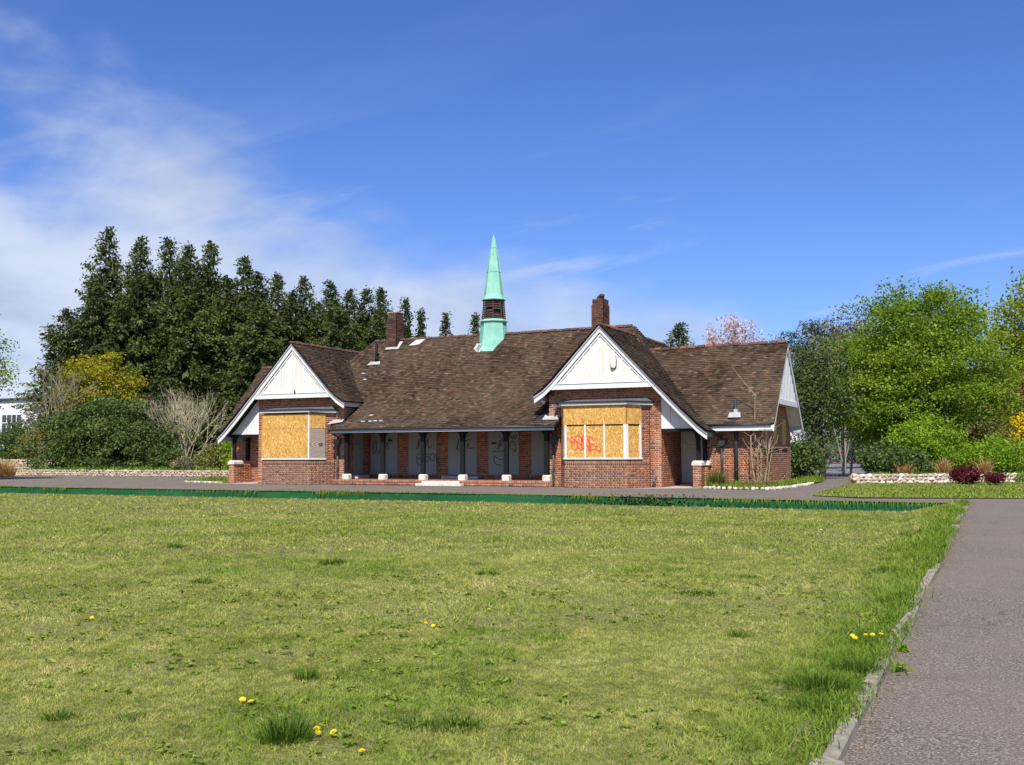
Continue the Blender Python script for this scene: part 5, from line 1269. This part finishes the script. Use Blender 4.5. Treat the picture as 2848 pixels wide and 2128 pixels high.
# pruned shrub trained against the wing wall
rng = np.random.default_rng(5); t = thing('pruned_shrub', 'pruned leafless shrub with thick stems against the right wing', 'bush', (-7.75, 36.62, .06), None, local=True)
segs = []
for (b0, e0, r_) in (((-.12, 0, 0), (-.30, .1, 1.75), .036), ((.0, .05, 0), (-.02, .05, 1.55), .034), ((.10, -.05, 0), (.22, .1, 1.35), .03), ((.18, .0, 0), (.42, .2, 1.9), .03), ((-.05, .1, 0), (-.14, .2, 2.0), .03), ((.25, .05, 0), (.38, .3, 1.2), .026)):
    sg, pts = curve_segs(b0, e0, r_, r_*.5, rng, 6, .06); segs += sg
    for k in range(9):
        p = pts[2+rng.integers(0, 5)]; a = rng.random()*6.28
        sg, _ = curve_segs(p, p+np.array([math.cos(a)*.55, math.sin(a)*.3, rng.uniform(.15, .75)]), r_*.38, .004, rng, 4, .10); segs += sg
sg, pts = curve_segs((-.15, .15, 1.6), (-.12, .1, 3.2), .03, .02, rng, 5, .02); segs += sg
sg, _ = curve_segs((-.12, .1, 3.2), (-.95, .2, 4.25), .02, .006, rng, 6, .06, .22); segs += sg
for k in range(26):
    a = rng.random()*6.28; p = np.array([rng.normal(0, .3), rng.normal(0, .12), .1]); sg, _ = curve_segs(p, p+np.array([math.cos(a)*.5, -abs(math.sin(a))*.3, rng.uniform(.1, .7)]), .012, .004, rng, 3, .15); segs += sg
new_obj('branches', seg_mesh('branches', segs, 'twig_brown', 6), None, t)

# ------------------------------------------------------------------ grass
def blade_arrays(X, Y, Z, Hh, Wd, rng, lean=.45, seg2=False, dirs=None):
    n = len(X); a = rng.random(n)*6.283; P = np.stack([X, Y, Z], 1); s_ = np.stack([np.cos(a), np.sin(a), np.zeros(n)], 1)
    b_ = rng.random(n)*6.283; ln = np.abs(rng.normal(0, lean, n)) if dirs is None else np.abs(rng.normal(lean, lean*.4, n))
    L = np.stack([np.cos(b_), np.sin(b_), np.zeros(n)], 1) if dirs is None else dirs
    tip = P+L*(ln*Hh)[:, None]; tip[:, 2] += Hh
    w_ = (Wd/2)[:, None]
    if not seg2:
        V = np.stack([P-s_*w_, P+s_*w_, tip], 1).reshape(-1, 3); F = np.arange(n)[:, None]*3+np.array([0, 1, 2])
    else:
        mid = P+L*(ln*Hh*.32)[:, None]; mid[:, 2] += Hh*.62
        tip = P+L*(ln*Hh*1.25)[:, None]; tip[:, 2] += Hh*(1-.35*np.minimum(ln, 1.2))
        V = np.stack([P-s_*w_, P+s_*w_, mid+s_*w_*.8, mid-s_*w_*.8, tip], 1).reshape(-1, 3); i = np.arange(n)[:, None]*5
        F = np.concatenate([i+np.array([0, 1, 2]), i+np.array([0, 2, 3]), i+np.array([3, 2, 4])])
    return V, F
def vnoise(x, y, sc, seed):
    r = np.random.default_rng(seed); G = r.random((256, 256)); u = x*sc; v = y*sc; i = np.floor(u).astype(int); j = np.floor(v).astype(int); f = u-i; g_ = v-j
    f = f*f*(3-2*f); g_ = g_*g_*(3-2*g_); i &= 255; j &= 255; i1 = (i+1) & 255; j1 = (j+1) & 255
    return (G[i, j]*(1-f)+G[i1, j]*f)*(1-g_)+(G[i, j1]*(1-f)+G[i1, j1]*f)*g_
lzv = np.vectorize(lz)
def lawn_patch(n, d0, d1, hb, wb, seg2, seed):
    """points spread evenly over the green between two distances in front of the viewer"""
    rng = np.random.default_rng(seed); d = np.sqrt(rng.uniform(d0*d0, d1*d1, n)); th = rad(25.3)+rng.uniform(-.60, .60, n)
    X = -d*np.sin(th); Y = d*np.cos(th); ybv = np.interp(X, [-60, -14, -.8], [29.3, 29.2, 28.3])
    k = (X < -.9) & (Y < ybv-.1) & (X > -60); X, Y = X[k], Y[k]
    nz = .55*vnoise(X, Y, .9, 3)+.45*vnoise(X, Y, 3.1, 4); edge = np.clip((X+1.85)/.75, 0, 1)
    edge = edge*np.clip(.35+1.5*vnoise(X, Y, 1.3, 8), 0, 1)
    patch = np.clip((vnoise(X, Y, .55, 5)*.6+vnoise(X, Y, 2.3, 6)*.4-.60)/.12, 0, 1)
    lush = np.clip(edge+.75*patch*(rng.random(len(X)) < .75), 0, 1)
    bare_ = np.clip((vnoise(X, Y, .8, 9)*.55+vnoise(X, Y, 2.9, 10)*.45-.66)/.08, 0, 1)
    keep = rng.random(len(X)) > bare_*.6
    X, Y, lush, nz, edge = X[keep], Y[keep], lush[keep], nz[keep], edge[keep]
    cl = .6*vnoise(X, Y, 21.0, 44)+.4*vnoise(X, Y, 9.0, 45)
    Hh = hb*(.30+.55*nz+.75*cl)*rng.uniform(.6, 1.4, len(X))*(1+1.5*edge+.6*lush*(edge < .1)); Z = lzv(X, Y)-.004
    V, F = blade_arrays(X, Y, Z, Hh, wb*rng.uniform(.7, 1.3, len(X)), rng, 1.15, seg2)
    t_ = 3 if seg2 else 1; rv = np.clip(rng.normal(.56, .16, len(X))+2.3*(cl-.5)+.6*(vnoise(X, Y, 4.2, 43)-.5)+.3*(vnoise(X, Y, .7, 42)-.5), 0, 1)
    return V, F, np.tile(rv, t_), np.tile(lush, t_)
parts = [lawn_patch(275000, 3.6, 9, .020, .0075, False, 1), lawn_patch(210000, 9, 16, .026, .011, False, 2), lawn_patch(130000, 16, 27, .036, .020, False, 3), lawn_patch(110000, 27, 62, .045, .042, False, 4)]
Vs, Fs, o_ = [], [], 0; rv, lu = [], []
for V, F, a, b_ in parts: Vs.append(V); Fs.append(F+o_); o_ += len(V); rv.append(a); lu.append(b_)
tag(new_obj('lawn_grass', np_mesh('lawn_grass', np.concatenate(Vs), np.concatenate(Fs), {'rnd': np.concatenate(rv), 'lush': np.concatenate(lu)}), 'lawn_blade'), 'short mown grass of the sunken green', 'grass', kind='stuff')
rng = np.random.default_rng(90); n = 2600; Y = rng.uniform(4, 26, n); X = -.79+np.abs(rng.normal(0, .16, n)); C = np.stack([X, Y, np.interp(Y, [5, 28], [-.40, -.05])+.004], 1)
V, F = leaf_arrays(C, .02, .009, rng, 5.0); tag(new_obj('leaf_litter', np_mesh('leaf_litter', V, F, {'rnd': rng.random(n)}), 'twig_brown'), 'dry grass and leaf litter along the kerb', 'litter', kind='stuff')
rng = np.random.default_rng(91); n = 5200; t_ = rng.random(n)**.7; X = -4.2+8.5*t_; Y = np.interp(X, [-5.5, -2, 1.2, 6], [43.1, 45.3, 47.2, 50]); k = vnoise(X, X*0, 1.1, 61) > .42; X, Y = X[k], Y[k]; n = len(X)
C = np.stack([X+rng.normal(0, .08, n), Y-.14-rng.random(n)*.12, .40-np.abs(rng.normal(0, .14, n))], 1); C[:, 2] = np.maximum(C[:, 2], .03)
tag(new_obj('trailing_plants', leaf_mesh('trailing_plants', C, .075, .05, rng, 'leaf_bright', .8)), 'green plants trailing over the white rubble wall', 'plants', kind='stuff')
# rosettes of small broad leaves in the near turf
rng = np.random.default_rng(88); n = 950; d = np.sqrt(rng.uniform(4.4**2, 13**2, n)); th = rad(25.3)+rng.uniform(-.52, .5, n); X, Y = -d*np.sin(th), d*np.cos(th); k = (X < -1.0) & (vnoise(X, Y, .9, 51) > .42); X, Y = X[k], Y[k]; per = 9
a = rng.random((len(X), per))*6.283; C = np.stack([X[:, None]+np.cos(a)*.028, Y[:, None]+np.sin(a)*.028, lzv(X, Y)[:, None]+.012+.012*rng.random((len(X), per))], 2).reshape(-1, 3)
T_ = np.stack([np.cos(a), np.sin(a), .35*np.ones_like(a)], 2).reshape(-1, 3)*2
V, F = leaf_arrays(C, .055, .022, rng, 2.5, T_)
tag(new_obj('lawn_weeds', np_mesh('lawn_weeds', V, F, {'rnd': rng.random(len(C)), 'lush': np.full(len(C), .55)}), 'lawn_blade'), 'small broad-leaved weeds among the near turf', 'weeds', kind='stuff')
# longer grass: lip of the bank, verge, beds
def strip_grass(X, Y, Z, h, wd, lush, seed, name, label, lean=.7):
    rng = np.random.default_rng(seed); n = len(X); V, F = blade_arrays(X, Y, Z, h*rng.uniform(.5, 1.5, n), wd*rng.uniform(.7, 1.3, n), rng, lean, True)
    return tag(new_obj(name, np_mesh(name, V, F, {'rnd': np.tile(rng.random(n), 3), 'lush': np.tile(lush*np.ones(n), 3)}), 'lawn_blade'), label, 'grass', kind='stuff')
rng = np.random.default_rng(76)
Y = rng.uniform(2, 28, 16000); Y = Y[rng.random(len(Y)) < np.clip(1.6*vnoise(Y, Y*0, .9, 21)-.25, .08, 1)]; X = -.91+rng.normal(0, .06, len(Y))
strip_grass(X, Y, np.interp(Y, [5, 28], [-.345, .005]), .09*(.4+1.2*vnoise(Y, Y*0, .7, 22)), .008, .9, 79, 'kerb_grass', 'grass hanging over the kerb', 1.0)
rng = np.random.default_rng(77)
X = rng.uniform(-52, -1.0, 17000); dens = vnoise(X, X*0, .5, 12); k = rng.random(len(X)) < .25+1.0*dens; X = X[k]; ybv = np.interp(X, [-60, -14, -.8], [29.3, 29.2, 28.3])
tall = np.clip((vnoise(X, X*0, .33, 15)-.55)*4, 0, 1)+np.clip((-33-X)/4, 0, 1)
Y = ybv-.02+np.abs(rng.normal(0, .08, len(X))); Z = np.interp(Y, [28, 31], [-.05, 0])-.01
strip_grass(X, Y, Z, (.03+.07*tall*rng.random(len(X))), .016, .75, 78, 'bank_grass', 'ragged grass along the top of the bank', .9)
# blades hanging down over the lining
X = rng.uniform(-52, -1.4, 5200); X = X[rng.random(len(X)) < np.clip(4*vnoise(X, X*0, .45, 16)-2.4, .02, .45)*(.3+1.4*vnoise(X, X*0, 5, 17))]; n = len(X)
Y = np.interp(X, [-60, -14, -.8], [29.3, 29.2, 28.3])-.01; Z = np.interp(Y, [28, 31], [-.05, 0]); L_ = rng.uniform(.05, .20, n); w_ = .012; dx_ = rng.normal(0, .05, n)
P0 = np.stack([X, Y, Z], 1); P1 = np.stack([X+dx_*.5, Y-.07-rng.random(n)*.04, Z+.03-L_*.2], 1); P2 = np.stack([X+dx_, Y-.10-rng.random(n)*.05, Z-L_], 1); sx = np.array([w_/2, 0, 0])
V = np.stack([P0-sx, P0+sx, P1+sx, P1-sx, P2], 1).reshape(-1, 3); i_ = np.arange(n)[:, None]*5; F = np.concatenate([i_+np.array([0, 1, 2]), i_+np.array([0, 2, 3]), i_+np.array([3, 2, 4])])
tag(new_obj('hanging_grass', np_mesh('hanging_grass', V, F, {'rnd': np.tile(rng.random(n), 3), 'lush': np.ones(3*n)*.9}), 'lawn_blade'), 'grass hanging over the green bank lining', 'grass', kind='stuff')
def in_poly(x, y, P):
    c = np.zeros(len(x), bool); j = len(P)-1
    for i in range(len(P)):
        xi, yi, xj, yj = *P[i], *P[j]; c ^= ((yi > y) != (yj > y)) & (x < (xj-xi)*(y-yi)/(yj-yi+1e-12)+xi); j = i
    return c
def area_grass(P, n, h, wd, lush, seed, name, label, z=.02):
    rng = np.random.default_rng(seed); P = [tuple(p[:2]) for p in P]; x0, x1 = min(p[0] for p in P), max(p[0] for p in P); y0, y1 = min(p[1] for p in P), max(p[1] for p in P)
    X = rng.uniform(x0, x1, n); Y = rng.uniform(y0, y1, n); k = in_poly(X, Y, P); X, Y = X[k], Y[k]
    return strip_grass(X, Y, np.full(len(X), z), h*(.5+vnoise(X, Y, 1.5, seed)), wd, lush, seed, name, label)
area_grass([(-5.0, 30.6), (-3.6, 29.75), (2, 31.0), (4.5, 32), (4.5, 48), (1.2, 47.0), (-5.5, 43.0)], 34000, .05, .034, .5, 120, 'verge_grass', 'mown grass verge in front of the white wall', .012)
area_grass([(-9.35, 35.25), (-8.3, 34.98), (-7.2, 34.9), (-6.8, 36.5), (-6.8, 40), (-7.0, 46), (-7.7, 46), (-7.72, 37.05), (-9.5, 37.05)], 16000, .17, .022, .7, 122, 'bed_grass', 'rough grass and weeds in the bed beside the right wing', .04)
area_grass([(-56, 46.1), (-34.6, 46.3), (-34.6, 49.2), (-56, 49.2)], 15000, .24, .045, .75, 124, 'bank_weeds', 'rough grass behind the low stone wall', .26)
area_grass([(-33.6, 36.3), (-31.0, 35.5), (-30.9, 36.4), (-31.9, 38.0), (-33.2, 37.6)], 1500, .22, .03, .5, 126, 'porch_weeds', 'weeds at the foot of the left porch', .0)
area_grass([(-5.4, 43.4), (1.2, 47.5), (4.5, 49.5), (4.5, 54), (-5, 54)], 13000, .16, .04, .8, 128, 'bed_plants', 'low green growth in the right planting bed', .22)
rng = np.random.default_rng(610); n = 420; C = np.stack([rng.normal(-9.3, .9, n), np.zeros(n), rng.uniform(-.28, .05, n)], 1); C[:, 1] = np.interp(C[:, 0], [-60, -14, -.8], [29.3, 29.2, 28.3])-.06+np.abs(C[:, 2])*.0+rng.normal(0, .05, n)
t = thing('ivy_patch', 'dark ivy patch climbing over the green bank lining', 'ivy', (0, 0, 0), None, local=True); new_obj('foliage', leaf_mesh('foliage', C, .075, .06, rng, 'leaf_shrub', .8), None, t)
# individual tufts, clumps and dandelions
def tuft(loc, n, r, h, wd, seed, label, name='grass_tuft', cat='grass tuft', mat='tuft_blade', lean=.55, group=None):
    rng = np.random.default_rng(seed); a = rng.random(n)*6.283; q = r*np.sqrt(rng.random(n)); X, Y = q*np.cos(a), q*np.sin(a)
    dirs = np.stack([np.cos(a), np.sin(a), np.zeros(n)], 1)
    dirs += rng.normal(0, .45, (n, 3))*np.array([1, 1, 0]); rel = q/r
    V, F = blade_arrays(X, Y, np.full(n, -.01), h*rng.uniform(.3, 1.2, n)*(1.1-.6*rel**2), wd*rng.uniform(.6, 1.3, n), rng, lean, True, dirs*(.35+1.3*rel)[:, None])
    o = new_obj(name, np_mesh(name, V, F, {'rnd': np.tile(rng.random(n), 3)}), mat); o.location = loc
    return tag(o, label, cat, group)
tl = [(-3.44, 4.49, 420, .11, .20, 'largest dark grass tuft in the lawn foreground'), (-4.23, 5.75, 180, .06, .13, 'dark grass tuft behind the paired dandelions'), (-8.36, 11.9, 260, .17, .12, 'wide flat dark tuft in mid lawn'),
 (-8.5, 9.5, 170, .12, .10, 'dark tuft in mid lawn below the left bay'), (-12.18, 12.95, 170, .13, .12, 'small dark tuft furthest left in mid lawn'), (-2.75, 5.1, 240, .14, .11, 'loose green tuft right of the largest tuft'),
 (-4.9, 4.32, 150, .08, .09, 'green tuft near the bottom left of the lawn'), (-5.83, 11.6, 150, .13, .10, 'small dark tuft below the verandah steps'), (-2.93, 5.0, 160, .10, .09, 'spreading green tuft near the bottom centre'),
 (-6.02, 8.4, 160, .2, .06, 'low flat clover patch in mid lawn'), (-4.5, 4.5, 120, .08, .07, 'faint tuft at the lower left'), (-2.02, 8.55, 130, .08, .09, 'small tuft left of the kerbside dandelions'),
 (-2.98, 10.95, 420, .20, .06, 'flat dark weed patch right of centre'), (-2.81, 12.55, 140, .12, .07, 'small dark patch beyond the flat weed'), (-1.12, 7.05, 520, .20, .17, 'big bushy tuft leaning over the kerb'),
 (-.97, 7.6, 420, .13, .19, 'arching tuft spilling over the kerb onto the path'), (-1.05, 6.5, 300, .14, .13, 'rough tuft on the kerb nearest the camera'), (-1.0, 11.0, 260, .16, .12, 'tuft beside the kerb in mid distance'), (-1.37, 18.8, 260, .25, .14, 'bright tuft by the kerb far along'), (-1.3, 13.5, 240, .22, .10, 'soft grass mound beside the kerb')]
for i, (x, y, n, r, h, lb) in enumerate(tl): tuft((x, y, lz(x, y)), int(n*1.3), r*1.15, h*.9, .005 if y < 9 else .010, 300+i, lb, group='tufts in the lawn')
tuft((-9.05, 35.75, .05), 700, .22, .85, .014, 341, 'arching ornamental grass clump beside the right porch pier', 'grass_clump', 'grass clump', 'leaf_olive', .55)
tuft((-2.4, 48.6, .22), 420, .20, .95, .02, 342, 'straw-coloured upright grass left in the right bed', 'grass_clump', 'grass clump', 'straw', .35)
tuft((-.8, 49.6, .22), 360, .2, .9, .02, 343, 'second straw grass clump behind the purple plant', 'grass_clump', 'grass clump', 'straw', .4)
tuft((-3.9, 47.6, .22), 260, .2, .7, .02, 344, 'short dry grass clump in the shade by the maple shrub', 'grass_clump', 'grass clump', 'straw', .5)
tuft((-53.0, 42.4, 0), 700, .55, 1.25, .03, 345, 'brown dead grass clump at the far left edge of the path', 'grass_clump', 'grass clump', 'straw', .5)
tuft((-7.15, 45.2, .05), 200, .25, .35, .03, 346, 'strap-leaved plant by the path behind the right wing', 'strap_plant', 'plant', 'leaf_bright', .8)
tuft((-32.2, 36.7, 0), 160, .3, .5, .03, 347, 'strap-leaved weed at the left porch corner', 'strap_plant', 'plant', 'leaf_olive', .8)
for i, (x, y, w_) in enumerate(((-.74, 8.0, .10), (-.76, 8.75, .06))):
    rng = np.random.default_rng(400+i); n = 26; C = rng.normal(0, 1, (n, 3))*np.array([.03, .035, .03])*(w_/.08); C[:, 2] = np.abs(C[:, 2])+.01
    o = new_obj('broadleaf_weed', leaf_mesh('broadleaf_weed', C, .075, .032, rng, 'leaf_bright', .8), None); o.location = (x, y, tz(y)); tag(o, ('larger leafy weed growing from the kerb joint', 'smaller leafy weed at the kerb behind the larger one')[i], 'weed')
def dandelion_mesh():
    q = MB()
    for k in range(14):
        for rr, zz, ll in ((.0, .004, .024), (.0, .010, .016)):
            a = k*6.283/14+rr+zz*30; c, s_ = math.cos(a), math.sin(a); w_ = .004
            q.add([(c*.003-s_*w_, s_*.003+c*w_, zz-.003), (c*.003+s_*w_, s_*.003-c*w_, zz-.003), (c*ll+s_*w_*.8, s_*ll-c*w_*.8, zz), (c*ll-s_*w_*.8, s_*ll+c*w_*.8, zz)], [(0, 1, 2, 3)])
    return q
dq = dandelion_mesh().build('flower_head', 'petal_yellow'); dme = dq.data; bpy.data.objects.remove(dq)
sq = MB(); sq.tube([(0, 0, -.06), (.004, 0, 0)], .0025, 5); so = sq.build('stem', 'tuft_blade'); sme = so.data; bpy.data.objects.remove(so)
dl = [(-4.16, 5.02, 'left of the paired dandelions behind the largest tuft'), (-4.08, 5.0, 'right of the paired dandelions behind the largest tuft'), (-3.36, 4.66, 'leftmost of three dandelions beside the largest tuft'), (-3.31, 4.60, 'nearest of three dandelions beside the largest tuft'), (-3.24, 4.64, 'rightmost of three dandelions beside the largest tuft'),
 (-2.91, 4.41, 'single dandelion at the bottom edge of the lawn'), (-4.58, 7.93, 'left dandelion of a pair in the middle of the lawn'), (-4.45, 7.83, 'right dandelion of a pair in the middle of the lawn'), (-9.15, 13.49, 'distant dandelion below the verandah'), (-4.44, 8.87, 'lone dandelion right of the mid-lawn pair'), (-6.96, 14.11, 'distant dandelion right of centre'), (-7.47, 6.94, 'lone dandelion at the left of the lawn'),
 (-1.12, 8.59, 'leftmost dandelion of the kerbside row'), (-1.09, 8.50, 'nearest dandelion of the kerbside row'), (-1.03, 8.66, 'middle dandelion of the kerbside row'), (-.98, 8.68, 'second dandelion from the kerb in the kerbside row'), (-.92, 8.73, 'dandelion closest to the kerb in the kerbside row'), (-1.07, 21.4, 'far dandelion beside the kerb'), (-3.23, 20.7, 'far dandelion in the right half of the lawn')]
for i, (x, y, lb) in enumerate(dl):
    t = thing('dandelion', 'yellow '+lb if lb.startswith('dandelion') else lb, 'flower', (x, y, lz(x, y)+(.026 if x < -1.5 else .075)), 'dandelions in the lawn', local=True)
    for nm, me in (('flower_head', dme), ('stem', sme)):
        o = bpy.data.objects.new(nm, me); COL.objects.link(o); o.parent = t; s_ = .66+.2*random.random(); o.scale = (s_, s_, s_ if nm != 'stem' else 1); o.rotation_euler = (random.uniform(.1, .6), random.uniform(-.3, .3), random.uniform(-.4, .6)) if nm != 'stem' else (0, 0, 0)
# daisies scattered in the grass, far too many to count
rng = np.random.default_rng(501); n = 900; d = np.sqrt(rng.uniform(9**2, 45**2, n)); th = rad(25.3)+rng.uniform(-.5, .48, n); X, Y = -d*np.sin(th), d*np.cos(th); k = (X < -1) & (Y < 28.5) & (vnoise(X, Y, .35, 31) > .45); X, Y = X[k], Y[k]
C = np.stack([X, Y, lzv(X, Y)+.035], 1); V, F = leaf_arrays(C, .022, .022, rng, 4.0)
tag(new_obj('daisies', np_mesh('daisies', V, F), 'line_white'), 'tiny white daisies scattered over the far lawn', 'flowers', kind='stuff')

# ------------------------------------------------------------------ fence and buildings beyond
def fence(name, label, a, b_, h, n, rail=True, mesh=.0, z=0.0):
    a, b_ = Vector((*a, z)), Vector((*b_, z)); t = thing(name, label, 'fence', a); U = (b_-a); L = U.length; U.normalize()
    for i in range(n+1):
        p = a+U*L*i/n; q = MB(); q.tube([p, p+Vector((0, 0, h+.05))], .04 if h > 3 else .03, 6); q.build('post', 'fence_steel', t)
    if rail: q = MB(); q.tube([a+Vector((0, 0, h)), b_+Vector((0, 0, h))], .03, 6); q.build('rail', 'fence_steel', t)
    if mesh:
        segs = []; k = -h
        while k < L:
            for sg in (1, -1):
                u0, u1 = (k, k+h); z0, z1 = (0, h) if sg > 0 else (h, 0)
                f0, f1 = max(0, -u0/h), min(1, (L-u0)/h)
                if f1 > f0:
                    p0 = a+U*(u0+h*f0); p1 = a+U*(u0+h*f1); segs.append(((p0.x, p0.y, z+z0+(z1-z0)*f0), (p1.x, p1.y, z+z0+(z1-z0)*f1), .003*(1 if h < 3 else 2), .003*(1 if h < 3 else 2)))
            k += mesh
        new_obj('wire_mesh', seg_mesh('wire_mesh', segs, 'fence_steel', 3), None, t)
    return t
fence('court_fence', 'tall steel fence at the far end of the tennis court', (-33, 119), (-4, 127.5), 3.7, 9, True, .5)
fence('chain_fence', 'chain-link fence between the path and the tennis court', (-14, 54.5), (-5.8, 56.0), 2.4, 3, True, .12)
def house(name, label, x0, x1, y0, y1, h, wins, mat='house_white'):
    t = thing(name, label, 'building', ((x0+x1)/2, (y0+y1)/2, 0)); q = MB(); q.box(x0, x1, y0, y1, 0, h); q.build('wall', mat, t)
    q = MB(); q.box(x0-.2, x1+.2, y0-.3, y1+.2, h, h+.22); q.build('roof', 'house_dark', t)
    for (a, b_, z0, z1) in wins:
        q = MB(); q.box(a, b_, y0-.05, y0+.03, z0, z1); w_ = q.build('window', 'house_white', t); n = max(1, round((b_-a)/.75))
        for i in range(n):
            for (u0, u1) in ((z0+.08, z0+(z1-z0)*.62), (z0+(z1-z0)*.66, z1-.08)):
                q = MB(); q.box(a+(b_-a)*i/n+.06, a+(b_-a)*(i+1)/n-.06, y0-.06, y0-.051, u0, u1); q.build('pane', 'house_dark', w_)
    return t
house('white_house', 'white flat-roofed building behind the trees at the far left', -124, -93.5, 83, 95, 7.6, [(-104.2, -101.0, 3.3, 6.0), (-112, -108, 3.3, 6.0), (-98.4, -96, 3.3, 6.0)])
house('white_house', 'white building glimpsed between wing and small tree at the right', -29, -21.4, 128, 136, 4.2, [(-26.5, -24.5, 1.5, 3)])
can_ = thing('blue_canopy', 'dark blue flat canopy in front of the white building', 'canopy', (-88, 72, 0))
q = MB(); q.box(-93, -85.5, 71, 74, 2.5, 3.05); q.build('canopy_roof', 'blue_sheet', can_)
for x in (-92.6, -86): q = MB(); q.box(x, x+.12, 71.2, 71.32, 0, 2.5); q.build('post', 'fence_steel', can_)
